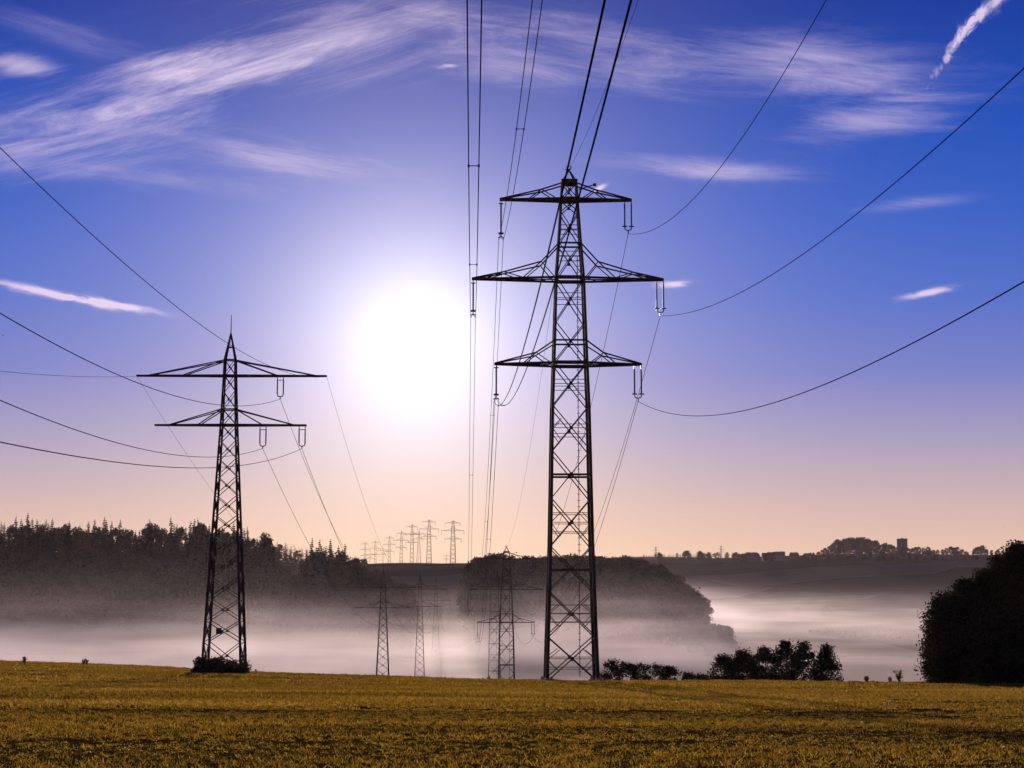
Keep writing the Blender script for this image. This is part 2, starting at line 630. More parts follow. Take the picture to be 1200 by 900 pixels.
make_ground()

# ------------------------------------------------------------------ air
def volume_mat(name, density, color, aniso):
    def f(h, out):
        v_ = h.new('ShaderNodeVolumePrincipled')
        v_.inputs['Color'].default_value = (*color, 1)
        v_.inputs['Density'].default_value = density
        v_.inputs['Anisotropy'].default_value = aniso
        h.put(out.inputs['Volume'], v_.outputs[0])
    return material(name, f)


HAZE_DENSITY = 0.000013
b_ = MB()
b_.box((0, 4550, 30), (13400, 10300, 230))
hz = b_.build('haze', volume_mat('morning_haze', HAZE_DENSITY, (0.95, 0.80, 0.94), 0.45))
tag(hz, kind='stuff')
# fog lying on the valley floor: thickest at the bottom, thinning upwards, drawn out in veils
def f_fog(h, out):
    p = wpos(h)
    sp = h.new('ShaderNodeSeparateXYZ')
    h.put(sp.inputs[0], p)
    x, y, z = sp.outputs
    # height above the valley floor (the floor is a little higher to the left)
    fl = h.new('ShaderNodeMapRange', interpolation_type='SMOOTHSTEP')
    h.put(fl.inputs[0], h.m('DIVIDE', x, h.m('MAXIMUM', y, 100.0)))
    fl.inputs[1].default_value = -0.10
    fl.inputs[2].default_value = 0.10
    fl.inputs[3].default_value = -36.5
    fl.inputs[4].default_value = -38.5
    # a bank of it is held up in front of the middle wood
    q_ = h.m('DIVIDE', h.m('SUBTRACT', h.m('DIVIDE', x, h.m('MAXIMUM', y, 100.0)), 0.045), 0.062)
    bank = h.m('MULTIPLY', h.m('EXPONENT', h.m('MULTIPLY', h.m('MULTIPLY', q_, q_), -1.0)), 8.0)
    n1 = h.noise(h.xyz(h.m('MULTIPLY', x, 0.006), h.m('MULTIPLY', y, 0.005), h.m('MULTIPLY', z, 0.012)), 1.0, 3, 0.6)
    # the near slope lifts the fog with it
    lift = h.m('MULTIPLY', h.m('MAXIMUM', h.m('SUBTRACT', 520.0, y), 0.0), 0.035)
    rise = h.m('MULTIPLY', h.m('MAXIMUM', h.m('SUBTRACT', y, 1350.0), 0.0), 0.021)
    hh = h.m('SUBTRACT', h.m('SUBTRACT', h.m('SUBTRACT', z, fl.outputs[0]), lift), rise)
    hh = h.m('SUBTRACT', h.m('ADD', hh, h.m('MULTIPLY', h.m('SUBTRACT', n1, 0.5), 18.0)), bank)
    # nearly even up to the fog's top, then thinning out softly
    top = h.m('DIVIDE', 1.0, h.m('ADD', 1.0, h.m('EXPONENT', h.m('DIVIDE', h.m('SUBTRACT', hh, FOG_TOP), FOG_SOFT))))
    # level streaks of thicker and thinner mist
    n2 = h.noise(h.xyz(h.m('MULTIPLY', x, 0.009), h.m('MULTIPLY', y, 0.006), h.m('MULTIPLY', z, 0.09)), 1.0, 3, 0.65)
    top = h.m('MULTIPLY', top, h.m('MULTIPLY', h.smooth(n2, 0.28, 0.72), 2.0))
    # starts nearer on the left than on the right
    px_ = h.m('DIVIDE', x, h.m('MAXIMUM', y, 100.0))
    st = h.new('ShaderNodeMapRange', interpolation_type='SMOOTHSTEP')
    h.put(st.inputs[0], px_)
    st.inputs[1].default_value = -0.15
    st.inputs[2].default_value = -0.05
    st.inputs[3].default_value = 280.0
    st.inputs[4].default_value = 430.0
    e0 = h.m('DIVIDE', h.m('SUBTRACT', y, st.outputs[0]), 240.0, clamp=True)
    e1 = h.m('DIVIDE', h.m('SUBTRACT', 2450.0, y), 350.0, clamp=True)
    dens = h.m('MULTIPLY', h.m('MULTIPLY', h.m('MULTIPLY', top, FOG_DENSITY), e0), e1)
    # thinner over the open fields on the right
    th = h.new('ShaderNodeMapRange', interpolation_type='SMOOTHSTEP')
    h.put(th.inputs[0], px_)
    th.inputs[1].default_value = 0.095
    th.inputs[2].default_value = 0.155
    th.inputs[3].default_value = 1.0
    th.inputs[4].default_value = 0.34
    dens = h.m('MULTIPLY', dens, th.outputs[0])
    v_ = h.new('ShaderNodeVolumePrincipled')
    v_.inputs['Color'].default_value = (1.0, 0.885, 0.965, 1)
    v_.inputs['Anisotropy'].default_value = 0.48
    h.put(v_.inputs['Density'], dens)
    h.put(out.inputs['Volume'], v_.outputs[0])


FOG_DENSITY, FOG_TOP, FOG_SOFT = 0.0019, 20.0, 5.0
fm = material('ground_fog', f_fog)
b_ = MB()
b_.box((0, 1380, -18), (3600, 2200, 84))
fo = b_.build('ground_fog', fm)
tag(fo, kind='stuff')
cy.volume_step_rate = 1.0
cy.volume_max_steps = 64
# ------------------------------------------------------------------ pylons
D1 = 169.0
T1C = P(669.3, 797, D1)                   # foot of the big pylon
PX1 = F / D1                              # photo pixels per metre there


def h1(py):
    return P(669.3, py, D1)[2] - T1C[2]


def w1(px):
    return (px - 669.3) / PX1 * 1.0


def lattice(mb, nodes, half, leg, diag, redundant=(), full=(), thick=(), inner=()):
    """square tapering mast: four legs, crossed bracing on every face"""
    def corner(z, sx, sy):
        r = half(z)
        return np.array((sx * r, sy * r, z))
    n = len(nodes)
    for sx in (-1, 1):
        for sy in (-1, 1):
            for i in range(n - 1):
                w = leg[0] + (leg[1] - leg[0]) * i / (n - 1)
                mb.bar(corner(nodes[i], sx, sy), corner(nodes[i + 1], sx, sy), w)
    faces = [((-1, -1), (1, -1)), ((1, -1), (1, 1)), ((1, 1), (-1, 1)), ((-1, 1), (-1, -1))]
    for fa, fb in faces:
        for i in range(n - 1):
            w = diag[0] + (diag[1] - diag[0]) * i / (n - 1)
            za, zb = nodes[i], nodes[i + 1]
            mb.bar(corner(za, *fa), corner(zb, *fb), w, w * 0.7)
            mb.bar(corner(za, *fb), corner(zb, *fa), w, w * 0.7)
            # gusset plate where the diagonals cross
            mid = (corner(za, *fa) + corner(zb, *fb) + corner(za, *fb) + corner(zb, *fa)) / 4
            mb.box(mid, (w * 2.2, w * 2.2, w * 2.4))
        for z in redundant:
            mb.bar(corner(z, *fa), corner(z, *fb), diag[1] * 0.55)
        for z in full:
            mb.bar(corner(z, *fa), corner(z, *fb), diag[0] * 1.05)
        for z in thick:
            mb.bar(corner(z, *fa), corner(z, *fb), diag[0] * 1.3)


def arm_frame(mb, L, z0, zt, body_half, body_half_top, knees, w, tipw=0.12):
    """one side of a crossarm: two bottom chords and two top chords running out to the tip.
    L signed reach; knees = (fraction of reach, height) of the bent top chord"""
    s = 1 if L > 0 else -1
    tip = np.array((L, 0, z0))
    for sy in (-1, 1):
        b0 = np.array((s * body_half, sy * body_half, z0))
        t0 = np.array((s * body_half_top, sy * body_half_top, zt))
        tipy = tip + np.array((0, sy * tipw, 0))
        mb.bar(b0, tipy, w * 1.25, w * 1.25)
        prev = t0
        pts = []
        for fr, hh in knees:
            x = s * body_half + (L - s * body_half) * fr
            yb = sy * (body_half + (tipw - body_half) * fr)
            k = np.array((x, yb, z0 + hh))
            mb.bar(prev, k, w * 0.8)
            pts.append((k, fr))
            prev = k
        mb.bar(prev, tipy + np.array((0, 0, 0.08)), w * 0.8)
        # struts from the bends down to the bottom chord
        for (k, fr) in pts:
            for df in (-0.24, 0.22):
                f2 = min(max(fr + df, 0.02), 0.97)
                x2 = s * body_half + (L - s * body_half) * f2
                y2 = sy * (body_half + (tipw - body_half) * f2)
                mb.bar(k, (x2, y2, z0), w * 0.6)
    # plan bracing between the two bottom chords
    m = 5
    for i in range(m):
        f0, f1 = i / m, (i + 1) / m
        sy = 1 if i % 2 else -1
        x0 = s * body_half + (L - s * body_half) * f0
        x1 = s * body_half + (L - s * body_half) * f1
        mb.bar((x0, sy * (body_half + (tipw - body_half) * f0), z0), (x1, -sy * (body_half + (tipw - body_half) * f1), z0), w * 0.5)
    mb.bar((s * body_half, 0, z0), (L, 0, z0), w * 0.7)


def insulator_string(mb, x, y, z0, z1, r=0.085, n=16):
    """cap-and-pin string: rod with sheds"""
    pts = []
    rad = []
    for i in range(n):
        za = z0 + (z1 - z0) * i / n
        zb = z0 + (z1 - z0) * (i + 0.5) / n
        pts += [(x, y, za), (x, y, za * 0.4 + zb * 0.6), (x, y, zb)]
        rad += [r * 0.5, r, r * 0.95]
    pts.append((x, y, z1))
    rad.append(r * 0.5)
    mb.tube(pts, rad, 7)


# ---- the three-armed pylon
def half1(z):
    zs = [h1(p) for p in (797, 641, 480, 426, 327, 287, 234, 214)]
    return float(np.interp(z, zs, [2.45, 2.05, 1.80, 1.63, 1.36, 1.10, 0.80, 0.70]))


ATT1 = {}


def make_three_arm_pylon():
    root = empty('transmission_pylon', T1C, math.atan(0.0245))
    tag(root, 'tall near lattice pylon with three crossarms standing at the field edge right of the sun', 'pylon', 'three-armed lattice pylons')
    nodes = [h1(p) for p in (797, 746, 693, 641, 585, 529.5, 477, 426, 379, 327.5, 286.6, 250, 234, 214)]
    nodes[0] = 0.0
    body = MB()
    lattice(body, nodes, half1, (0.33, 0.20), (0.155, 0.11),
            [h1(p) for p in (783, 771, 729, 719, 709, 624, 613, 602, 510, 499, 455, 447, 354, 346, 303, 297, 272, 266)],
            [h1(p) for p in (668, 401, 287)], [h1(p) for p in (557.5, 426.5, 328, 234.5, 214.5)])
    # short half-diagonals in the lower panels
    for za, zm, zb in ((797, 771.5, 746), (746, 719, 693), (641, 613, 585), (529.5, 503, 477)):
        for sx in (-1, 1):
            for sy in (-1, 1):
                for zz in (za, zb):
                    h0 = h1(zz)
                    hm = h1((zz + zm) / 2 + 2)
                    r0 = half1(hm)
                    body.bar((sx * r0, sy * half1(h1(zm)), h1(zm)), (sx * r0 * 0.52, sy * r0, hm), 0.07)
    # climbing rail with step bolts
    zr = h1(300)
    body.bar((0.86, 0, 0.3), (0.80, 0, zr), 0.07)
    k = 0.8
    while k < zr:
        body.bar((0.68, 0, k), (1.0, 0, k), 0.05)
        k += 0.62
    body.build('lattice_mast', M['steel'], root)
    arms = [  # left reach, right reach, bottom level, knees
        (-83, 75, 234.5, 216, 0.70, ((0.32, h1(223.5) - h1(234.5)),)),
        (-116, 112, 327.5, 287, 1.10, ((0.18, h1(309) - h1(327.5)), (0.62, h1(320) - h1(327.5)))),
        (-89, 85, 427, 401, 1.68, ((0.30, h1(415) - h1(427)), )),
    ]
    for i, (l, r_, yb, yt, bt, kn) in enumerate(arms):
        z0 = h1(yb)
        c = MB()
        kn = [(a_, max(b_, 0.3)) for a_, b_ in kn]
        for L in (l, r_):
            arm_frame(c, L / PX1, z0, h1(yt), half1(z0), half1(h1(yt)), kn, 0.16)
        for sy in (-1, 1):
            hb = half1(z0)
            c.bar((-hb, sy * hb, z0), (hb, sy * hb, z0), 0.28, 0.34)
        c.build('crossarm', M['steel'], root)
    # earth peak
    pk = MB()
    zc = h1(214)
    top = h1(199)
    for sx in (-1, 1):
        for sy in (-1, 1):
            pk.bar((sx * 0.7, sy * 0.7, zc), (0, 0, top), 0.10)
    pk.box((0, 0, zc), (1.62, 1.62, 0.42))
    ring = [(0.22 * math.sin(a_), 0, top + 0.22 - 0.22 * math.cos(a_)) for a_ in np.linspace(-2.6, 2.6, 12)]
    pk.tube(ring, 0.06, 5)
    pk.bar((-0.42, 0, top + 0.03), (0.1, 0, top + 0.03), 0.08)
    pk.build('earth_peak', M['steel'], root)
    # small side bracket seen at the top right
    br = MB()
    br.bar((1.0, 0.3, h1(221)), (2.55, 0.3, h1(215.5)), 0.09)
    br.box((2.62, 0.3, h1(215.5)), (0.3, 0.3, 0.24))
    br.build('bracket', M['steel'], root)
    # right side: double strings with a yoke
    for x_, ya, yb, nm in ((70.5, 236, 266, 'top_r'), (108, 330, 362, 'mid_r'), (80.5, 430, 462.5, 'low_r')):
        ins = MB()
        za, zb = h1(ya), h1(yb)
        xc = x_ / PX1
        for dx_ in (-0.34, 0.34):
            ins.bar((xc + dx_, 0, za + 0.3), (xc + dx_, 0, za - 0.25), 0.09)
            insulator_string(ins, xc + dx_, 0, za - 0.2, zb + 0.1, 0.10)
            ins.bar((xc + dx_ - 0.26, 0, zb + 0.08), (xc + dx_ + 0.26, 0, zb + 0.08), 0.12)
            ins.bar((xc + dx_, 0, zb + 0.1), (xc + dx_, 0, zb - 0.2), 0.08)
        zy = zb - 0.25
        ins.tube([(xc - 0.34, 0, zb), (xc - 0.30, 0, zy), (xc, 0, zy - 0.1), (xc + 0.30, 0, zy), (xc + 0.34, 0, zb)], 0.06, 5)
        ins.bar((xc, 0, zy - 0.1), (xc, 0, zy - 0.4), 0.12)
        ins.build('insulator', M['insulator'], root)
        ATT1[nm] = (xc, 0, zy - 0.4)
    # left side: single strings, seen as one line, carrying the twin bundles
    for x_, ya, yb, nm in ((-81.5, 238, 281, 'top_l'), (-114.5, 331, 372, 'mid_l'), (-87, 430, 470, 'low_l')):
        ins = MB()
        za, zb = h1(ya), h1(yb)
        xc = x_ / PX1
        ins.bar((xc, 0, za + 0.4), (xc, 0, za - 0.1), 0.09)
        ins.bar((xc - 0.24, 0, za - 0.1), (xc + 0.24, 0, za - 0.1), 0.10)
        insulator_string(ins, xc, 0, za - 0.1, zb + 0.7, 0.11)
        ins.box((xc, 0, zb + 0.62), (0.52, 0.3, 0.16))
        ins.bar((xc, 0, zb + 0.7), (xc, 0, zb + 0.1), 0.10)
        ins.tube([(xc + 0.27 * math.cos(a_), 0, zb + 0.1 + 0.18 * math.sin(a_)) for a_ in np.linspace(0.2, math.pi - 0.2, 8)], 0.06, 5)
        for dx_ in (-0.19, 0.18):
            ins.bar((xc + dx_, 0, zb + 0.16), (xc + dx_, 0, zb - 0.05), 0.07)
        ins.build('insulator', M['insulator'], root)
        ATT1[nm] = (xc, 0, zb - 0.05)
    ATT1['earth'] = (0, 0, top + 0.05)
    # concrete stubs
    for sx in (-1, 1):
        for sy in (-1, 1):
            ft = MB()
            ft.tube([(sx * 2.46, sy * 2.46, -1.2), (sx * 2.46, sy * 2.46, 0.22), (sx * 2.46, sy * 2.46, 0.30)], [0.42, 0.40, 0.34], 10)
            ft.build('footing', M['concrete'], root)
    return root


T1 = make_three_arm_pylon()
H1TOP = h1(199)

# ---- the two-armed pylon
DL = 175.0
L1C = P(262.5, 786, DL)
PXL = F / DL


def hl(py):
    return P(265, py, DL)[2] - L1C[2]


def halfl(z):
    zs = [hl(p) for p in (786, 640, 498, 440, 422, 392)]
    return float(np.interp(z, zs, [1.95, 1.36, 0.76, 0.58, 0.54, 0.06]))


ATTL = {}


def make_two_arm_pylon():
    root = empty('transmission_pylon', L1C, math.atan(0.016))
    tag(root, 'near lattice pylon with two crossarms and a pointed top, rising from bushes on the left', 'pylon', 'two-armed lattice pylons')
    ys = [786, 763 - 11, 727, 702, 676, 651, 627, 604, 581, 559, 538, 517, 498, 479, 459, 440, 422]
    nodes = [hl(p) for p in ys]
    nodes[0] = 0.0
    body = MB()
    lattice(body, nodes, halfl, (0.23, 0.15), (0.115, 0.08), [], [hl(480), hl(422)], [hl(498.5), hl(440.5)])
    # pointed top and lightning rod
    zt, zp = hl(422), hl(391)
    for sx in (-1, 1):
        for sy in (-1, 1):
            body.bar((sx * 0.54, sy * 0.54, zt), (0, 0, zp), 0.15)
    zm = hl(407)
    for a_, b_ in (((-1, -1), (1, -1)), ((1, -1), (1, 1)), ((1, 1), (-1, 1)), ((-1, 1), (-1, -1))):
        r0 = 0.28
        body.bar((a_[0] * r0, a_[1] * r0, zm), (b_[0] * r0, b_[1] * r0, zm), 0.09)
    body.build('lattice_mast', M['steel'], root)
    rod = MB()
    rod.tube([(0, 0, zp - 0.3), (0, 0, hl(369))], [0.06, 0.03], 6)
    rod.build('lightning_rod', M['steel'], root)
    bx = MB()
    bx.box((-0.35, -1.62, hl(739)), (0.55, 0.12, 0.6))
    bx.build('notice_board', M['steel'], root)
    for yb, yt, l, r_, ties in ((440.5, 422.5, -110, 114, ((-98, -56), (104, 57))), (498.3, 480, -87, 91, ((-71, -36), (78, 40)))):
        c = MB()
        z0, z1 = hl(yb), hl(yt)
        hb = halfl(z0)
        for sy in (-1, 1):
            for L in (l, r_):
                s_ = 1 if L > 0 else -1
                c.bar((0, sy * hb, z0), (L / PXL, sy * 0.12, z0), 0.19, 0.18)
            for tl in ties:
                for x_ in tl:
                    s_ = 1 if x_ > 0 else -1
                    x_ = x_ / PXL
                    fr = min(abs(x_) / abs((l if s_ < 0 else r_) / PXL), 1)
                    c.bar((s_ * halfl(z1), sy * halfl(z1), z1), (x_, sy * (hb + (0.12 - hb) * fr), z0), 0.10)
        for s_, L in ((-1, l), (1, r_)):
            m = 6
            for i in range(m):
                f0, f1 = i / m, (i + 1) / m
                sg = 1 if i % 2 else -1
                c.bar((L / PXL * f0, sg * (hb + (0.12 - hb) * f0), z0), (L / PXL * f1, -sg * (hb + (0.12 - hb) * f1), z0), 0.08)
        c.build('crossarm', M['steel'], root)
    for x_, ya, yb, nm in ((59.5, 442, 465, 'up'), (40, 500, 523, 'in'), (86, 500, 523, 'out')):
        ins = MB()
        xc = x_ / PXL
        za, zb = hl(ya), hl(yb)
        ins.bar((xc - 0.33, 0, za - 0.3), (xc + 0.33, 0, za - 0.3), 0.07)
        for dx_ in (-0.31, 0.31):
            ins.bar((xc + dx_, 0, za + 0.15), (xc + dx_, 0, za - 0.3), 0.08)
            insulator_string(ins, xc + dx_, 0, za - 0.25, zb + 0.3, 0.085, 12)
        ins.tube([(xc - 0.31, 0, zb + 0.32), (xc - 0.26, 0, zb + 0.08), (xc, 0, zb), (xc + 0.26, 0, zb + 0.08), (xc + 0.31, 0, zb + 0.32)], 0.06, 5)
        ins.bar((xc, 0, zb), (xc, 0, zb - 0.22), 0.10)
        ins.build('insulator', M['insulator'], root)
        ATTL[nm] = (xc, 0, zb - 0.22)
    ATTL['tip_r'] = (114 / PXL, 0, hl(441))
    ATTL['tip_l'] = (-110 / PXL, 0, hl(441))
    for sx in (-1, 1):
        for sy in (-1, 1):
            ft = MB()
            ft.tube([(sx * 1.96, sy * 1.96, -1.0), (sx * 1.96, sy * 1.96, 0.15), (sx * 1.96, sy * 1.96, 0.22)], [0.36, 0.34, 0.28], 10)
            ft.build('footing', M['concrete'], root)
    return root


L1 = make_two_arm_pylon()
HLTOP = hl(391)


def att(o, a):
    """world place of an attachment point on a pylon"""
    rz = o.rotation_euler[2]
    x, y, z = a[0] * o.scale[0], a[1] * o.scale[1], a[2] * o.scale[2]
    return np.array((o.location[0] + x * math.cos(rz) - y * math.sin(rz), o.location[1] + x * math.sin(rz) + y * math.cos(rz), o.location[2] + z))


def far_pylon(src, htop, px, py_top, D, rz, label, group):
    """a copy of the pylon further down the line, standing on the ground there"""
    c = copy_tree(src)
    p = P(px, py_top, D)
    g0 = gz(p[0], p[1])
    zs = (p[2] - g0) / htop
    zs2 = min(max(zs, 0.80), 1.22)
    c.location = (float(p[0]), float(p[1]), float(p[2] - htop * zs2 if zs < 0.80 else g0))
    c.scale = (1, 1, zs2)
    c.rotation_euler = (0, 0, rz)
    c['label'] = label
    c['group'] = group
    print('pylon', px, D, 'ground', round(g0, 1), 'scale', round(zs, 2))
    return c


GT, GLn = 'three-armed lattice pylons', 'two-armed lattice pylons'
T2 = far_pylon(T1, H1TOP, 593.5, 641, 440, math.atan(0.03), 'three-armed pylon in the misty valley, largest one left of the near three-armed pylon', GT)
T3 = far_pylon(T1, H1TOP, 579.5, 649, 628, math.atan(0.03), 'three-armed pylon half hidden behind the valley pylon at its left side', GT)
T4 = far_pylon(T1, H1TOP, 567, 655, 860, math.atan(0.06), 'faint three-armed pylon in the mist before the round wood', GT)
L2 = far_pylon(L1, HLTOP, 449.5, 668, 444, math.atan(0.02), 'two-armed pylon standing in the misty valley below the left wood', GLn)
L3 = far_pylon(L1, HLTOP, 492.5, 668, 632, math.atan(0.02), 'paler two-armed pylon in the mist, second one along the left line', GLn)
L4 = far_pylon(L1, HLTOP, 511, 677, 880, math.atan(0.05), 'faintest two-armed pylon in the mist, third one along the left line', GLn)
HILL3 = [(531, 609.5, 1440, 'three-armed pylon on the striped far hill, rightmost large one on the skyline'),
         (503, 608.5, 1660, 'pylon on the far hill skyline, second large one from the right'),
         (483, 614, 1950, 'skyline pylon, third in the far row counted from its right end'),
         (470.5, 622, 2300, 'skyline pylon, fourth in the far row counted from its right end'),
         (456.5, 627, 2600, 'skyline pylon close left of the fourth one in the far row'),
         (440, 630, 2900, 'faint skyline pylon just right of the left wood, fainter of two close together'),
         (428, 631, 3000, 'outermost skyline pylon beside the edge of the left wood')]
for px, py, D, lb in HILL3:
    far_pylon(T1, H1TOP, px, py, D, math.atan(0.09), lb, GT)
HILL2 = [(491, 621, 1560, 'slim two-armed pylon on the far hill between two larger ones'),
         (449, 627, 2500, 'slim faint two-armed pylon among the far row near the left wood'),
         (434, 633, 2800, 'tiny two-armed pylon at the left end of the far row'),
         (523, 644, 3300, 'tiny distant two-armed pylon beside the rightmost skyline pylon')]
for px, py, D, lb in HILL2:
    far_pylon(L1, HLTOP, px, py, D, math.atan(0.09), lb, GLn)
# the ridge to the right carries two more, far off
for px, py, D, lb in ((768.5, 640.5, 4300, 'tiny pylon on the far wooded ridge, left one of the pair'),
                      (845, 639.5, 4300, 'tiny pylon on the far wooded ridge, right one of the pair')):
    far_pylon(T1, H1TOP, px, py, D, 0.3, lb, GT)


# ------------------------------------------------------------------ wires
def lerp_sag(A, B, b, n=70):
    """wire between two points; b is the curvature (z'' / 2)"""
    A = np.asarray(A, float)
    B = np.asarray(B, float)
    S_ = math.hypot(*(B - A)[:2])
    t_ = np.linspace(0, 1, n)
    p = A[None] + (B - A)[None] * t_[:, None]
    p[:, 2] -= b * S_ * S_ * t_ * (1 - t_)
    return p


def back_wire(A, ub, pts, s_end=256, n=110):
    """wire from the pylon back over the camera: heading ub (dx per metre towards the camera),
    sag read from photo points (px, py)"""
    rows, rhs = [], []
    for px, py in pts:
        r = ray(px, py)
        u = r[0] / r[1]
        # A.x + ub * s = u * (A.y - s)
        s_ = (u * A[1] - A[0]) / (ub + u)
        z = r[2] / r[1] * (A[1] - s_)
        rows.append((s_, s_ * s_))
        rhs.append(z - A[2])
    if len(rows) == 1:
        bb = 0.00056
        aa = (rhs[0] - bb * rows[0][1]) / rows[0][0]
    else:
        aa, bb = np.linalg.lstsq(np.array(rows), np.array(rhs), rcond=None)[0]
    print('back wire', [round(r_[0], 1) for r_ in rows], round(aa, 4), round(bb, 6))
    s_ = np.linspace(0, s_end, n)
    return np.stack([A[0] + ub * s_, A[1] - s_, A[2] + aa * s_ + bb * s_ * s_], 1), aa, bb


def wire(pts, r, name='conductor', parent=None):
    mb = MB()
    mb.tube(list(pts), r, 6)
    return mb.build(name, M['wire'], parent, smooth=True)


def single_line(pts, r, label, group):
    o = wire(pts, r, 'power_line')
    tag(o, label, 'power line', group)
    return o


UB1 = 0.0245
RW = 0.024


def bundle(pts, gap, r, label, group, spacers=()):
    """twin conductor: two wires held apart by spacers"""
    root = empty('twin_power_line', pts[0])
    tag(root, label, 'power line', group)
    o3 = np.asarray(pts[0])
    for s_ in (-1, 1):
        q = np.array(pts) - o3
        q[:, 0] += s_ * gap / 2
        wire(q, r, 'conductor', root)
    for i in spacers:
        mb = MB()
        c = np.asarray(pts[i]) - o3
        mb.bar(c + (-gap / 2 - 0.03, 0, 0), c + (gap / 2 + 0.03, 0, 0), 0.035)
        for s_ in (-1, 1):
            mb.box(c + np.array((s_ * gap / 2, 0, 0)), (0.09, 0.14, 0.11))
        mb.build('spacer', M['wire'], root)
    return root


def idx_at(pts, py):
    """index of the wire point nearest to photo row py"""
    best, bi = 1e9, 0
    for i, p in enumerate(pts):
        if p[1] < 5:
            continue
        v_ = p[2] / p[1]
        k = (v_ * math.cos(PITCH) - math.sin(PITCH)) / (v_ * math.sin(PITCH) + math.cos(PITCH))
        y = 450 - F * k
        if abs(y - py) < best:
            best, bi = abs(y - py), i
    return bi


GB = 'twin conductor lines of the right pylon row'
GS = 'single conductors of the right pylon row'
A = att(T1, ATT1['mid_l'])
w_, _, _ = back_wire(A, UB1 - 0.002, [], 256) if False else (None, None, None)


def back_bundle(key, ub, aa, bb, label, rows):
    A = att(T1, ATT1[key])
    s_ = np.linspace(0, 256, 160)
    p = np.stack([A[0] + ub * s_, A[1] - s_, A[2] + aa * s_ + bb * s_ * s_], 1)
    bundle(p, 0.46, RW, label, GB, [idx_at(p, y) for y in rows])


back_bundle('mid_l', 0.0232, -0.1428, 0.000562, 'twin wires running straight up left of the near three-armed pylon, leftmost pair', (195, 309))
back_bundle('top_l', 0.0245, -0.1428, 0.000562, 'twin wires rising above the upper left arm tip of the near pylon', (148, ))
back_bundle('low_l', 0.0245, -0.1428, 0.000562, 'thick twin wires dipping behind the near pylon and rising past its top', (482, ))
for key, pts, lb in (('top_r', [(860, 175), (968, 0)], 'single wire rising right from the upper insulators of the near pylon'),
                     ('mid_r', [(1000, 254), (1200, 80)], 'single wire rising right from the middle insulators of the near pylon'),
                     ('low_r', [(950, 457), (1200, 330)], 'single wire sagging right from the lowest insulators of the near pylon')):
    p, _, _ = back_wire(att(T1, ATT1[key]), UB1, pts)
    single_line(p, RW, lb, GS)
p, _, _ = back_wire(att(T1, ATT1['earth']), UB1, [(748, 0)])
single_line(p, 0.016, 'thin earth wire rising from the peak of the near three-armed pylon', GS)

BV = 0.00050
for key in ('top_l', 'mid_l', 'low_l'):
    pts = lerp_sag(att(T1, ATT1[key]), att(T2, ATT1[key]), BV, 110)
    nm = {'top_l': 'upper', 'mid_l': 'middle', 'low_l': 'lowest'}[key]
    bundle(pts, 0.46, 0.026, 'twin wires dropping from the %s left arm of the near pylon to the valley pylon' % nm, GB, (22, 50, 80))
for key in ('top_r', 'mid_r', 'low_r', 'earth'):
    pts = lerp_sag(att(T1, ATT1[key]), att(T2, ATT1[key]), BV if key != 'earth' else 0.0004, 110)
    nm = {'top_r': 'upper right insulators', 'mid_r': 'middle right insulators', 'low_r': 'lowest right insulators', 'earth': 'peak'}[key]
    single_line(pts, 0.026 if key != 'earth' else 0.016, 'single wire falling from the %s of the near three-armed pylon into the valley' % nm, GS)
for Pa, Pb, nm in ((T2, T3, 'between the first two valley pylons of the right row'), (T3, T4, 'between the second and third valley pylons of the right row')):
    for key in ATT1:
        pts = lerp_sag(att(Pa, ATT1[key]), att(Pb, ATT1[key]), 0.0005, 40)
        o = single_line(pts, 0.035, 'thin wires strung %s' % nm, 'wires strung ' + nm)

GW = 'single conductors of the left pylon row'
for key, pts, lb in (('up', [(140, 440), (0, 367)], 'wire sagging left from the upper insulators of the pylon on the left'),
                     ('in', [(145, 521), (0, 469)], 'wire from the inner lower insulators of the left pylon, steeper of the two lowest'),
                     ('out', [(200, 547.5), (0, 518)], 'wire from the outermost lower insulators of the left pylon, lowest and flattest'),
                     ('tip_r', [(209, 361), (0, 173)], 'thin earth wire falling steeply from the top left corner behind the left pylon spire'),
                     ('tip_l', [(75, 440.5), (0, 435)], 'thin nearly level earth wire at the left tip of the upper arm')):
    p, _, _ = back_wire(att(L1, ATTL[key]), 0.020 if key != 'tip_l' else 0.020, pts)
    single_line(p, RW if 'tip' not in key else 0.017, lb, GW)
for key in ATTL:
    pts = lerp_sag(att(L1, ATTL[key]), att(L2, ATTL[key]), 0.00045, 110)
    nm = {'up': 'upper insulators', 'in': 'inner lower insulators', 'out': 'outer lower insulators', 'tip_r': 'right arm tip', 'tip_l': 'left arm tip'}[key]
    single_line(pts, 0.024 if 'tip' not in key else 0.015, 'wire falling from the %s of the left pylon into the misty valley' % nm, GW)
for Pa, Pb, nm in ((L2, L3, 'between the first two valley pylons of the left row'), (L3, L4, 'between the second and third valley pylons of the left row')):
    for key in ATTL:
        pts = lerp_sag(att(Pa, ATTL[key]), att(Pb, ATTL[key]), 0.0006, 40)
        single_line(pts, 0.035, 'thin wires strung %s' % nm, 'wires strung ' + nm)


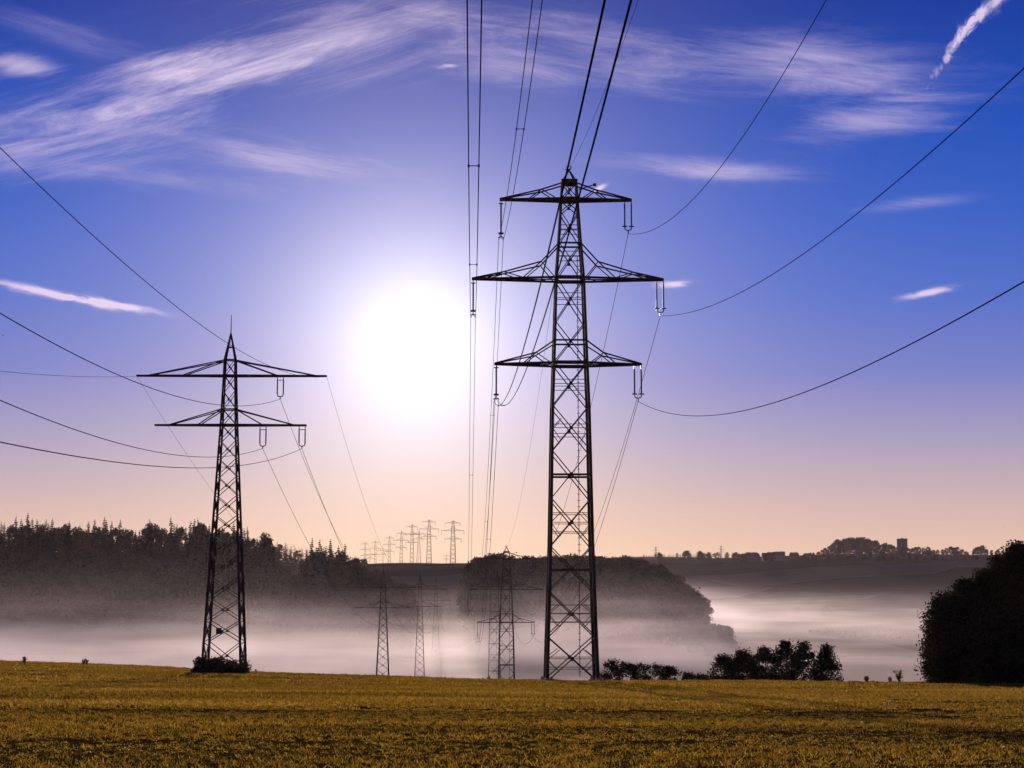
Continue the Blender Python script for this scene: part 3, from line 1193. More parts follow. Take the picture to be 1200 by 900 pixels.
# ------------------------------------------------------------------ trees
def tri_leaves(centres, size, rng, flat=0.0):
    """one small four-cornered leaf spray per centre, turned at random"""
    n = len(centres)
    a = rng.normal(size=(n, 3))
    a /= np.linalg.norm(a, axis=1)[:, None]
    b = rng.normal(size=(n, 3))
    b -= (b * a).sum(1)[:, None] * a
    b /= np.linalg.norm(b, axis=1)[:, None]
    s_ = size * rng.uniform(0.6, 1.3, n)[:, None]
    a, b = a * s_, b * s_ * rng.uniform(0.45, 0.8, n)[:, None]
    V = np.stack([centres - a, centres - b * 0.9 + a * 0.1, centres + a, centres + b], 1).reshape(-1, 3)
    Fq = np.arange(4 * n).reshape(n, 4)
    return V, Fq


def branchy(mb, H, spread, rng, trunk_r, nlimb, z0=0.25):
    lean = rng.uniform(-0.03, 0.03, 2) * H
    mb.tube([(0, 0, -0.4), (0, 0, 0.02 * H), (lean[0] * 0.4, lean[1] * 0.4, 0.35 * H), (lean[0], lean[1], 0.85 * H)],
            [trunk_r * 1.3, trunk_r, trunk_r * 0.7, trunk_r * 0.15], 8)
    ends = []
    for i in range(nlimb):
        t_ = z0 + (0.8 - z0) * (i + rng.uniform(0, 1)) / nlimb
        a_ = rng.uniform(0, 2 * math.pi)
        r_ = spread * rng.uniform(0.5, 0.95) * (1 - 0.35 * t_)
        p0 = np.array((lean[0] * t_, lean[1] * t_, t_ * H))
        p2 = p0 + np.array((math.cos(a_) * r_, math.sin(a_) * r_, rng.uniform(0.08, 0.22) * H))
        p1 = (p0 + p2) / 2 + np.array((0, 0, -0.02 * H))
        mb.tube([p0, p1, p2], [trunk_r * 0.42 * (1.1 - t_), trunk_r * 0.28 * (1.1 - t_), 0.02], 5)
        ends.append(p2)
    return ends


def crown_points(rng, H, rx, z0, nclump, per, shape, clump_r):
    """leaf centres gathered in uneven clumps through the crown; shape(t) = radius fraction at height t"""
    out = []
    for i in range(nclump):
        t_ = rng.uniform(0.0, 1.0) ** 0.9
        a_ = rng.uniform(0, 2 * math.pi)
        rad = rx * shape(t_) * math.sqrt(rng.uniform(0.12, 1.0)) * rng.uniform(0.8, 1.08)
        c = np.array((math.cos(a_) * rad, math.sin(a_) * rad, z0 + (H - z0) * t_))
        q = np.clip(rng.normal(size=(per, 3)), -1.8, 1.8) * clump_r * rng.uniform(0.6, 1.25) * np.array((1, 1, 0.7))
        out.append(c + q)
    return np.concatenate(out)


def dome(t_):
    return max(0.12, math.sin(math.pi * min(max(0.16 + 0.80 * t_, 0), 1)) ** 0.6)


def egg(t_):
    return max(0.08, math.sin(math.pi * (0.10 + 0.86 * t_)) ** 0.9 * (1.15 - 0.5 * t_))


def poplar(t_):
    return max(0.06, (1 - t_) ** 0.75 * (0.55 + 0.45 * min(1, t_ * 5)))


def broad_meshes(seed, H, rx, z0, nclump, per, leaf, shape, clump_r, trunk_r=0.18, nlimb=9):
    rng = np.random.default_rng(seed)
    tb = MB()
    branchy(tb, H * 0.92, rx, rng, trunk_r, nlimb, max(0.12, z0 / H))
    V, Fq = tri_leaves(crown_points(rng, H, rx, z0, nclump, per, shape, clump_r), leaf, rng)
    return tb, V, Fq


def near_tree(name, loc, spec, label, cat, group, mat='leaf', rz=0.0, scale=1.0):
    root = empty(name, loc, rz)
    tag(root, label, cat, group)
    tb, V, Fq = broad_meshes(**spec)
    tb.build('trunk', M['bark'], root)
    link('crown', raw_mesh('crown', V, Fq, M[mat]), root)
    root.scale = (scale,) * 3
    return root


def spruce_arrays(rng, H, R_, levels, per, droop=0.35):
    """drooping sprays round a stem; returns quads"""
    V = []
    for k in range(levels):
        t_ = k / (levels - 1)
        z = H * (0.06 + 0.93 * t_)
        rr = R_ * (1 - t_) ** 0.72 * rng.uniform(0.7, 1.2) + 0.35
        m = max(3, int(per * (1 - 0.6 * t_)))
        for j in range(m):
            a_ = rng.uniform(0, 2 * math.pi)
            L = rr * rng.uniform(0.6, 1.15)
            w = 0.22 * L + 0.25
            dirv = np.array((math.cos(a_), math.sin(a_)))
            nrm = np.array((-dirv[1], dirv[0]))
            zt = z - droop * L + rng.uniform(-0.2, 0.3) * 0.5
            z_in = z + 0.25 * w
            V.append([(0, 0, z_in), (*(dirv * L * 0.55 + nrm * w), zt * 0.5 + z * 0.5 - 0.25 * w), (*(dirv * L), zt), (*(dirv * L * 0.5 - nrm * w), zt * 0.5 + z * 0.5 - 0.1 * w)])
            V.append([(0, 0, z - 0.4), (*(dirv * L * 0.4), z - droop * L * 0.4 - w), (*(dirv * L * 0.95), zt - 0.1), (*(dirv * L * 0.5), z + 0.1 - droop * 0.4 * L)])
    V = np.array(V, float)
    return V.reshape(-1, 3), np.arange(len(V) * 4).reshape(-1, 4)


def spruce_mesh(seed, H, R_, levels=26, per=9):
    rng = np.random.default_rng(seed)
    V, Fq = spruce_arrays(rng, H, R_, levels, per)
    tb = MB()
    tb.tube([(0, 0, -0.5), (0, 0, H * 0.5), (0, 0, H)], [0.28, 0.18, 0.03], 4)
    tv = np.concatenate(tb.v)
    tf = np.array([f_ for f_ in tb.f if len(f_) == 4])
    VV = np.concatenate([V, tv])
    FF = np.concatenate([Fq, tf + len(V)])
    idx = np.concatenate([np.zeros(len(Fq)), np.ones(len(tf))])
    return raw_mesh('spruce_tree', VV, FF, [M['spruce'], M['bark']], idx)


def broad_mesh(seed, H, rx, nclump=60, per=30, leaf=0.55, shape=dome, mat='leaf', clump_r=1.1):
    rng = np.random.default_rng(seed)
    V, Fq = tri_leaves(crown_points(rng, H, rx, H * 0.12, nclump, per, shape, clump_r), leaf, rng)
    tb = MB()
    tb.tube([(0, 0, -0.5), (0, 0, H * 0.4), (0, 0, H * 0.8)], [0.3, 0.22, 0.05], 4)
    tv = np.concatenate(tb.v)
    tf = np.array([f_ for f_ in tb.f if len(f_) == 4])
    VV = np.concatenate([V, tv])
    FF = np.concatenate([Fq, tf + len(V)])
    idx = np.concatenate([np.zeros(len(Fq)), np.ones(len(tf))])
    return raw_mesh('broadleaf_tree', VV, FF, [M[mat], M['bark']], idx)


SPR = [spruce_mesh(100 + i, 24, 3.8 + 0.5 * (i % 3), 30, 10) for i in range(5)]
BRD = [broad_mesh(200 + i, 18, 5.5 + 0.5 * (i % 2), 70, 34, 0.6, dome, 'leaf' if i % 2 else 'leaf_brown', 1.2) for i in range(4)]


def far_tree(kind, px, py_top, D, scale_xy=1.0, label='', group='', sink_ok=True):
    """a tree of the far woods: its top stands at photo row py_top"""
    p = P(px, py_top, D)
    g0 = gz(p[0], p[1])
    Ht = p[2] - g0
    full = 24.0 if kind == 'spruce_tree' else 18.0
    sc = min(max(Ht / full, 0.35), 1.5)
    me = random.choice(SPR if kind == 'spruce_tree' else BRD)
    o = link(kind, me, None, (p[0], p[1], p[2] - full * sc if Ht > 0.35 * full else g0))
    if Ht > 1.5 * full:
        o.location[2] = g0
    k = sc * scale_xy
    o.scale = (k, k, sc)
    o.rotation_euler = (0, 0, random.uniform(0, 6.28))
    tag(o, label, 'tree', group)
    return o


def skyline(pts, x):
    return float(np.interp(x, [p[0] for p in pts], [p[1] for p in pts]))


# left wood: the skyline spruces, each one on its own
LEFT_SKY = [(-60, 616), (0, 614), (30, 603), (45, 604), (62, 607), (90, 612), (130, 609), (150, 612), (200, 613), (232, 612), (250, 618), (290, 619), (318, 628), (330, 645), (352, 646),
            (362, 622), (395, 630), (420, 650), (445, 657), (480, 661)]
SPIKES = [(33, 599, 'tallest bushy spruce at the left end of the wood skyline'), (232, 607, 'tall lone spruce in the wood skyline left of the two-armed pylon'),
          (366, 620, 'tall bare topped spruce at the left end of the dark hill wood'), (290, 617, 'tall spruce in the wood just right of the two-armed pylon')]
for px, py, lb in SPIKES:
    far_tree('spruce_tree', px, py, 1140 if px < 320 else 1060, 0.85, lb, 'skyline trees of the left wood')
xs_ = np.arange(-58, 322, 4.6)
for i, px in enumerate(xs_):
    px = px + random.uniform(-1.8, 1.8)
    py = skyline(LEFT_SKY, px) + random.choice([-7, -4, -2, 0, 1, 3, 5, 7, 9])
    spr = random.random() < 0.62
    far_tree('spruce_tree' if spr else 'broadleaf_tree', px, py + (0 if spr else 3), 1120 + random.uniform(-25, 40), 1.0 if spr else 0.62,
             'dark %s standing along the skyline of the left wood' % ('spruce' if spr else 'round tree'), 'skyline trees of the left wood')
xs_ = np.arange(362, 482, 4.2)
for i, px in enumerate(xs_):
    px = px + random.uniform(-1.5, 1.5)
    spr = px < 405 and random.random() < 0.7
    py = skyline(LEFT_SKY, px) + random.choice([-4, -2, 0, 2, 3, 4])
    far_tree('spruce_tree' if spr else 'broadleaf_tree', px, py, 1040 + random.uniform(-30, 40), 1.0 if spr else 0.7,
             '%s along the rounded top of the dark hill wood behind the two-armed valley pylon' % ('dark spruce' if spr else 'round tree'), 'skyline trees of the dark hill wood')
RIGHT_SKY = [(550, 668), (556, 656), (572, 648), (582, 650), (590, 656), (640, 655), (700, 654), (724, 651), (735, 655), (750, 657), (775, 658), (800, 665), (811, 677), (822, 697), (837, 720), (856, 744)]
for px in np.arange(552, 824, 5.0):
    px = px + random.uniform(-1.5, 1.5)
    py = skyline(RIGHT_SKY, px) + random.choice([-2.5, -1, 0, 1, 2, 3])
    far_tree('broadleaf_tree', px, py, 1100 + random.uniform(-25, 25), 0.85,
             'round broadleaf along the top of the wood behind the near three-armed pylon', 'skyline trees of the right wood')


# the body of the woods: one mass each
def wood_mass(name, pxr, Dr, n, conifer, seed, skyline_pts=None, hmin=14, hmax=22):
    rng = np.random.default_rng(seed)
    sp = [spruce_arrays(np.random.default_rng(seed + k), 22, 3.6, 13, 6) for k in range(4)]
    bl = []
    for k in range(4):
        r2 = np.random.default_rng(seed + 50 + k)
        bl.append(tri_leaves(crown_points(r2, 17, 5.4, 1.0, 34, 11, dome, 1.3), 1.15, r2))
    Vs, Fs, Is, off = [], [], [], 0
    for i in range(n):
        px = rng.uniform(*pxr)
        D = rng.uniform(*Dr)
        x, y = (px - 600) / F * D, D
        g0 = gz(x, y)
        con = rng.uniform() < conifer
        V, Fq = (sp if con else bl)[rng.integers(4)]
        sc = rng.uniform(0.75, 1.05)
        if skyline_pts is not None:
            top = P(px, skyline(skyline_pts, px) + 3, D)[2]
            sc = min(sc, (top - g0) / (22 if con else 17))
            if sc < 0.25:
                continue
        a_ = rng.uniform(0, 6.28)
        c_, s_ = math.cos(a_), math.sin(a_)
        Q = np.stack([V[:, 0] * c_ - V[:, 1] * s_, V[:, 0] * s_ + V[:, 1] * c_, V[:, 2]], 1) * sc + (x, y, g0)
        Vs.append(Q)
        Fs.append(Fq + off)
        Is.append(np.full(len(Fq), 0 if con else 1))
        off += len(Q)
    o = link(name, raw_mesh(name, np.concatenate(Vs), np.concatenate(Fs), [M['spruce'], M['leaf']], np.concatenate(Is)))
    tag(o, kind='stuff')
    return o


wood_mass('wood', (-330, 330), (940, 1150), 620, 0.6, 31, [(-400, 610)] + LEFT_SKY)
wood_mass('wood', (318, 482), (930, 1080), 240, 0.35, 32, LEFT_SKY)
wood_mass('wood', (548, 852), (960, 1120), 350, 0.05, 33, RIGHT_SKY)
FARL = [(300, 626), (345, 628), (372, 632), (420, 650)]
wood_mass('far_wood', (250, 430), (1950, 2200), 240, 0.9, 34, FARL)
FARR = [(640, 652), (680, 650), (735, 650), (760, 646.5), (800, 645), (850, 644), (880, 645), (960, 650)]
wood_mass('ridge_wood', (600, 960), (4150, 4500), 420, 0.8, 35, FARR)


# ------------------------------------------------------------------ village on the hill
def mat_wall(name, c):
    return mat_plain(name, tuple(v * 0.85 for v in c), c, 1.5, 0.9)


M['wall_pale'] = mat_wall('pale_render', (0.20, 0.18, 0.175))
M['wall_grey'] = mat_wall('grey_render', (0.13, 0.12, 0.12))
M['roof'] = mat_plain('roof_tile', (0.07, 0.04, 0.034), (0.12, 0.065, 0.05), 2.0, 0.85)
M['roof_dark'] = mat_plain('slate_roof', (0.035, 0.034, 0.038), (0.06, 0.058, 0.062), 2.0, 0.7)
M['glass'] = mat_plain('window_glass', (0.02, 0.022, 0.025), (0.035, 0.037, 0.04), 1.0, 0.12, 0, 0.6)


def make_house(loc, rz, w, dpt, hw, hr, wall, roof, label):
    root = empty('house', loc, rz)
    tag(root, label, 'house', 'houses along the hilltop')
    b = MB()
    x, y = w / 2, dpt / 2
    b.add([(-x, -y, -2), (x, -y, -2), (x, y, -2), (-x, y, -2), (-x, -y, hw), (x, -y, hw), (x, y, hw), (-x, y, hw), (-x, 0, hw + hr), (x, 0, hw + hr)],
          [(3, 2, 1, 0), (0, 1, 5, 4), (2, 3, 7, 6), (1, 2, 6, 9, 5), (3, 0, 4, 8, 7)])
    b.build('wall', wall, root)
    r_ = MB()
    ov = 0.5
    t_ = 0.25
    for s_ in (-1, 1):
        sl = hr / y
        e = (y + ov)
        ze = hw - sl * ov
        r_.add([(-x - ov, s_ * e, ze), (x + ov, s_ * e, ze), (x + ov, 0, hw + hr), (-x - ov, 0, hw + hr),
                (-x - ov, s_ * e, ze + t_), (x + ov, s_ * e, ze + t_), (x + ov, 0, hw + hr + t_), (-x - ov, 0, hw + hr + t_)],
               [(0, 1, 2, 3), (7, 6, 5, 4), (0, 4, 5, 1), (1, 5, 6, 2), (3, 7, 4, 0)])
    rf = r_.build('roof', roof, root)
    ch = MB()
    ch.box((x * 0.4, 0.6, hw + hr + 0.3), (0.8, 0.8, 1.8))
    ch.build('chimney', wall, rf)
    nwin = max(2, int(w / 4))
    for k in range(nwin):
        for z in ((1.6,) if hw < 4 else (1.6, 4.2)):
            wn = MB()
            wn.box((-x + (k + 0.5) * w / nwin, -y - 0.02, z), (1.2, 0.12, 1.3))
            wn.build('window', M['glass'], root)
    return root


HOUSES = [(881, 647.5, 15, 8.5, 'long dark roofed house at the left end of the hilltop village'), (896, 648, 12, 8, 'pale gabled house beside the long dark roofed one'),
          (912, 646.5, 17, 9, 'broad house with the highest roof of the hilltop row'), (929, 647.5, 13, 8.5, 'gabled house right of the broadest one in the hilltop row'),
          (945, 648.5, 13, 8, 'low house near the foot of the tree covered knoll'), (962, 650, 11, 7, 'small house under the bare trees of the knoll'),
          (1004, 651, 12, 7.5, 'pale house in front of the knoll trees'), (1085, 653.5, 14, 7.5, 'low house in the hedges right of the tower'),
          (1118, 655, 12, 7, 'rightmost small house below the skyline')]
for i, (px, py, w, hh, lb) in enumerate(HOUSES):
    D = 2780 + (i * 37) % 60
    x, y = (px - 600) / F * D, D
    p = P(px, py, D)
    g0 = gz(x, y)
    hh2 = min(max(p[2] - g0, hh), hh + 4)
    make_house((x, y, max(g0, p[2] - hh2)), random.uniform(-0.4, 0.4), w, 10, hh2 * 0.55, hh2 * 0.45, M['wall_pale'] if i % 3 else M['wall_grey'], M['roof'] if i % 2 else M['roof_dark'], lb)

# water tower with a low pyramid roof
D = 2800
p = P(1057, 630.5, D)
g0 = gz(p[0], p[1])
TW = empty('water_tower', (p[0], p[1], g0), 0.12)
tag(TW, 'square block tower with a flat pyramid roof above the hilltop trees', 'tower')
ht = p[2] - g0
tb = MB()
tb.add([(-6.6, -6.6, -2), (6.6, -6.6, -2), (6.6, 6.6, -2), (-6.6, 6.6, -2), (-6.6, -6.6, ht - 2.2), (6.6, -6.6, ht - 2.2), (6.6, 6.6, ht - 2.2), (-6.6, 6.6, ht - 2.2)],
       [(3, 2, 1, 0), (0, 1, 5, 4), (1, 2, 6, 5), (2, 3, 7, 6), (3, 0, 4, 7), (4, 5, 6, 7)])
tb.build('shaft', M['wall_grey'], TW)
rb = MB()
e = 7.5
rb.add([(-e, -e, ht - 2.15), (e, -e, ht - 2.15), (e, e, ht - 2.15), (-e, e, ht - 2.15), (-e, -e, ht - 1.5), (e, -e, ht - 1.5), (e, e, ht - 1.5), (-e, e, ht - 1.5), (0, 0, ht)],
       [(3, 2, 1, 0), (0, 1, 5, 4), (1, 2, 6, 5), (2, 3, 7, 6), (3, 0, 4, 7), (4, 5, 8), (5, 6, 8), (6, 7, 8), (7, 4, 8)])
rb.build('roof', M['roof_dark'], TW)
for k in range(3):
    wn = MB()
    wn.box((0, -6.65, ht - 5 - k * 5.5), (1.2, 0.2, 2.0))
    wn.build('window', M['glass'], TW)

VSKY = [(858, 649), (880, 648), (905, 647), (950, 649), (972, 641), (980, 632), (992, 629), (1012, 630), (1020, 633), (1032, 636), (1040, 637), (1050, 641), (1068, 643), (1085, 641), (1100, 645), (1112, 641), (1124, 641), (1135, 646), (1151, 640),
        (1157, 646), (1172, 645), (1190, 649), (1230, 650), (1300, 652)]
KN = 0
for px in np.arange(862, 1235, 4.4):
    px = px + random.uniform(-1.5, 1.5)
    if 876 < px < 950 and random.random() < 0.55:
        continue
    py = skyline(VSKY, px) + random.uniform(-0.8, 2.0)
    knoll = 968 < px < 1050
    far_tree('broadleaf_tree', px, py, 2790 + random.uniform(-10, 70), 0.9 if knoll else 1.0,
             'dark tree on the knoll left of the block tower' if knoll else 'small dark tree among the gardens of the hilltop village', 'trees of the hilltop village')
for px in np.arange(955, 1230, 8):
    far_tree('broadleaf_tree', px + random.uniform(-3, 3), 651 + random.uniform(-1, 3), 2700 + random.uniform(0, 40), 1.3,
             'low bushy tree along the lower edge of the hilltop village', 'trees of the hilltop village')
# round trees in the fields
for px, py, D, k, lb in ((805, 646, 2860, 1.1, 'lone round tree on the field brow, left of the pair'), (821, 646.5, 2860, 1.1, 'lone round tree on the field brow, middle one'),
                         (829, 649, 2840, 1.2, 'dark squat bush at the end of the brow hedge'), (773, 648, 2860, 0.9, 'faint tree at the left end of the field brow'),
                         (935, 711, 2000, 1.1, 'small lone tree standing in the bright fog, left of two'), (967, 711.5, 1990, 1.9, 'wide lone tree standing in the bright fog, right of two')):
    far_tree('broadleaf_tree', px, py, D, k, lb, 'lone trees in the far fields')
# hedge along the field brow
hedge = [(776, 655), (842, 656)]
rng = np.random.default_rng(77)
pts = []
for px in np.arange(775, 845, 0.7):
    D = 2800 + (px - 775) * 0.4
    x, y = (px - 600) / F * D, D
    pts.append(np.array((x, y, gz(x, y) + 1.5)) + rng.normal(size=(14, 3)) * (0.8, 0.8, 1.0))
V, Fq = tri_leaves(np.concatenate(pts), 0.9, rng)
hd = link('hedge', raw_mesh('hedge', V, Fq, M['leaf']))
tag(hd, 'dark straight hedge along the brow of the far field', 'hedge')
# dark maize strip in the valley
rng = np.random.default_rng(78)
n = 9000
px = rng.uniform(945, 1300, n)
D = rng.uniform(1330, 1480, n)
D = np.maximum(D, 1330 + (945 + 40 - px) * 2.5)
x, y = (px - 600) / F * D, D
c = np.stack([x, y, ground_z(x, y) + rng.uniform(0.2, 3.0, n)], 1)
V, Fq = tri_leaves(c, 1.3, rng)
mz = link('maize_strip', raw_mesh('maize_strip', V, Fq, M['leaf']))
tag(mz, kind='stuff')


# ------------------------------------------------------------------ bushes and trees behind the crest
def on_crest(px, D):
    x = (px - 600) / F * D
    return x, D, gz(x, D)


MID = [(845, 771, 195, 3.0, egg, 'small left end tree of the dark clump behind the field edge'), (867, 764.5, 196, 2.9, egg, 'second tree of the dark clump behind the field edge'),
       (893, 761, 194, 3.0, egg, 'third tree of the dark clump, with a loose pointed top'), (918, 754, 196, 3.0, egg, 'tallest tree in the middle of the dark clump'),
       (937, 755, 198, 2.8, egg, 'tall tree just right of the tallest one in the dark clump'), (964, 758, 195, 3.1, poplar, 'right end tree of the dark clump, broad at the foot')]
for i, (px, py, D, rx, shp, lb) in enumerate(MID):
    x, y, g0 = on_crest(px, D)
    H = P(px, py, D)[2] - g0
    near_tree('small_tree', (x, y, g0), dict(seed=300 + i, H=H, rx=rx * 0.72, z0=0.4, nclump=80, per=60, leaf=0.13, shape=shp, clump_r=0.38, trunk_r=0.10, nlimb=10),
              lb, 'tree', 'trees behind the field edge')
BUSH = [(716, 775, 200, 1.5, 'bush close behind the right foot of the near pylon'), (733, 778, 201, 1.8, 'wide bush in the low row right of the near pylon'),
        (749, 779.5, 200, 1.7, 'low bush in the middle of the row right of the near pylon'), (768, 780, 203, 1.4, 'rounded bush near the right end of the low row'), (784, 782.5, 202, 1.6, 'low spreading bush at the right end of the row'),
        (804, 790, 190, 0.45, 'tiny pale bush left of the dark tree clump'), (819, 793, 188, 0.75, 'small round pale bush left of the dark tree clump')]
for i, (px, py, D, rx, lb) in enumerate(BUSH):
    x, y, g0 = on_crest(px, D)
    H = max(P(px, py, D)[2] - g0, 1.0)
    near_tree('bush', (x, y, g0), dict(seed=330 + i, H=H, rx=rx, z0=0.2, nclump=int(22 + 14 * rx), per=60, leaf=0.11, shape=dome, clump_r=0.30, trunk_r=0.05, nlimb=8), lb, 'bush', 'bushes behind the field edge')

# dark thicket on the right
THICK = [(1106, 700, 158, 2.3, dome, 'leafy tree at the left edge of the dark thicket'), (1128, 684, 160, 3.0, egg, 'tree with a sloping top inside the dark thicket'),
         (1152, 672, 161, 3.0, egg, 'second rank tree of the dark thicket'), (1168, 655, 163, 2.2, poplar, 'pointed tree rising in the dark thicket'),
         (1190, 640, 160, 3.3, egg, 'tallest tree of the dark thicket at the picture edge'), (1225, 620, 160, 4.0, egg, 'tall tree of the thicket beyond the right edge'),
         (1096, 742, 156, 1.4, dome, 'low bush at the left foot of the dark thicket'), (1122, 735, 153, 2.4, dome, 'low leafy bush in front of the dark thicket'), (1155, 720, 152, 3.0, dome, 'broad bush in front of the dark thicket'),
         (1192, 712, 152, 3.2, dome, 'broad bush at the right front of the dark thicket'), (1262, 640, 158, 4.2, dome, 'outermost tree of the thicket on the right')]
for i, (px, py, D, rx, shp, lb) in enumerate(THICK):
    x = (px - 600) / F * D
    g0 = gz(x, D)
    H = P(px, py, D)[2] - g0
    near_tree('thicket_tree' if H > 6 else 'thicket_bush', (x, D, g0), dict(seed=360 + i, H=H, rx=rx, z0=0.2, nclump=int(75 * rx), per=90, leaf=0.13, shape=shp, clump_r=0.48, trunk_r=0.2, nlimb=12),
              lb, 'tree' if H > 6 else 'bush', 'trees of the dark thicket')

# bushes in the foot of the left pylon
FEET = [(240, 770, 173.0, 0.55), (248, 772, 174.5, 0.6), (256, 771, 173.5, 0.6), (264, 772, 176, 0.6), (271, 773, 174, 0.6), (279, 774, 175, 0.55), (290, 775, 174, 0.6), (268, 777, 171.6, 0.7), (251, 777, 171.8, 0.7), (284, 779, 172, 0.6), (238, 779, 172, 0.5)]
for i, (px, py, D, rx) in enumerate(FEET):
    x = (px - 600) / F * D
    g0 = gz(x, D)
    H = max(P(px, py + 2, D)[2] - g0, 0.7)
    near_tree('bush', (x, D, g0), dict(seed=400 + i, H=H, rx=rx, z0=0.05, nclump=26, per=30, leaf=0.12, shape=dome, clump_r=0.24, trunk_r=0.04, nlimb=7),
              'dark scrubby bush growing between the feet of the left pylon', 'bush', 'scrub in the feet of the left pylon', 'leaf_brown')


# weeds on the crest
def make_weed(px, D, Hpx, seed, label, cat='weed', n=5, group='weeds on the field edge'):
    rng = np.random.default_rng(seed)
    x = (px - 600) / F * D
    g0 = gz(x, D)
    H = Hpx / F * D
    root = empty('weed', (x, D, g0))
    tag(root, label, cat, group)
    st = MB()
    cs = []
    for k in range(n):
        a_ = rng.uniform(0, 6.28)
        tip = np.array((math.cos(a_) * 0.22 * H, math.sin(a_) * 0.22 * H, H * rng.uniform(0.7, 1.0)))
        st.tube([(0, 0, -0.05), tip * (0.35, 0.35, 0.5), tip], [0.03, 0.02, 0.012], 4)
        for q in np.linspace(0.35, 1.0, 9):
            cs.append(tip * (q, q, q) + rng.normal(size=(4, 3)) * 0.09 * H)
    st.build('stem', M['bark'], root)
    V, Fq = tri_leaves(np.concatenate(cs), 0.075 * H + 0.03, rng)
    link('foliage', raw_mesh('foliage', V, Fq, M['weed']), root)


make_weed(1047, 172, 15, 1, 'tall upright weed near the dark thicket on the field edge', n=4)
make_weed(1010, 172, 8, 2, 'short weed on the field edge right of the dark tree clump')
make_weed(1037, 172, 7, 3, 'small weed close left of the tall upright one')
make_weed(1083, 170, 7, 4, 'small weed at the left foot of the thicket')
make_weed(36, 222, 8, 5, 'lone small weed at the far left of the field crest')
make_weed(104, 222, 6, 6, 'low weed left of the flowering ones on the crest')
make_weed(108, 222, 7, 7, 'weed beside the low one left of the flowering ones')
make_weed(304, 205, 4, 8, 'tiny weed on the crest right of the left pylon')
make_weed(573, 182, 7, 9, 'weed tuft on the crest left of the valley pylon')
make_weed(567, 182, 5, 10, 'smaller weed tuft leftmost on the crest by the valley pylon')
make_weed(614, 181, 5, 11, 'weed tuft on the crest right of the valley pylon')

for k_, (px, hp) in enumerate(((641, 5), (647, 4), (697, 6), (703, 5), (690, 3))):
    make_weed(px, 168, hp, 20 + k_, 'tuft of dry grass at the feet of the near three-armed pylon', n=6, group='grass tufts at the near pylon')

# ------------------------------------------------------------------ birds
def make_bird(loc, span, rz, label):
    root = empty('bird', loc, rz)
    tag(root, label, 'bird', 'birds in the sky')
    b = MB()
    L = span * 0.42
    b.tube([(0, -L / 2, 0), (0, -L * 0.38, 0.005), (0, -L * 0.15, 0), (0, L * 0.15, -0.005), (0, L * 0.3, 0.0), (0, L * 0.42, 0.012), (0, L * 0.52, 0.0)],
           [0.02 * span, 0.035 * span, 0.07 * span, 0.075 * span, 0.05 * span, 0.045 * span, 0.006], 8)
    b.build('body', M['bird'], root, smooth=True)
    for s_ in (-1, 1):
        w = MB()
        a0 = [(s_ * 0.05 * span, 0.10 * span, 0.01), (s_ * 0.28 * span, 0.13 * span, 0.12 * span), (s_ * 0.5 * span, 0.0, 0.16 * span),
              (s_ * 0.27 * span, -0.05 * span, 0.11 * span), (s_ * 0.05 * span, -0.10 * span, 0.0)]
        V = a0 + [(p[0], p[1], p[2] + 0.012 * span) for p in a0]
        w.add(V, [(0, 1, 2, 3, 4), (9, 8, 7, 6, 5), (0, 5, 6, 1), (1, 6, 7, 2), (2, 7, 8, 3), (3, 8, 9, 4), (4, 9, 5, 0)])
        w.build('wing', M['bird'], root)


M['bird'] = mat_plain('dark_plumage', (0.012, 0.012, 0.014), (0.03, 0.03, 0.033), 5, 0.7)
make_bird(P(3.5, 393, 190), 0.5, 1.1, 'small dark bird flying at the left edge of the sky')
make_bird(P(1177.5, 617, 260), 0.4, 0.4, 'tiny dark bird above the thicket on the right')


# ------------------------------------------------------------------ crop
def crop_patch(seed, n, size, hmin, hmax, wid):
    rng = np.random.default_rng(seed)
    # plants stand in loose tufts with bare gaps between them
    nt = max(8, n // 14)
    tc_ = rng.uniform(-size / 2, size / 2, (nt, 2))
    th_ = rng.uniform(0.45, 1.25, nt)
    k_ = rng.integers(0, nt, n)
    xy = tc_[k_] + rng.normal(0, 0.055 * size, (n, 2))
    base = np.concatenate([xy, np.full((n, 1), -0.03)], 1)
    a_ = rng.uniform(0, 6.28, n)
    h_ = rng.uniform(hmin, hmax, n) * th_[k_]
    lean = rng.normal(0, 0.45, (n, 2)) * h_[:, None]
    w = wid * rng.uniform(0.6, 1.3, n)
    wv = np.stack([np.cos(a_) * w, np.sin(a_) * w, np.zeros(n)], 1)
    mid = base + np.concatenate([lean * 0.35, (h_ * 0.6)[:, None]], 1)
    tip = base + np.concatenate([lean, h_[:, None]], 1)
    V = np.stack([base - wv * 0.6, base + wv * 0.6, mid + wv, mid - wv, tip + wv * 0.15, tip - wv * 0.15], 1).reshape(-1, 3)
    i = np.arange(n)[:, None] * 6
    Fq = np.concatenate([i + [0, 1, 2, 3], i + [3, 2, 4, 5]], 0)
    return V, Fq


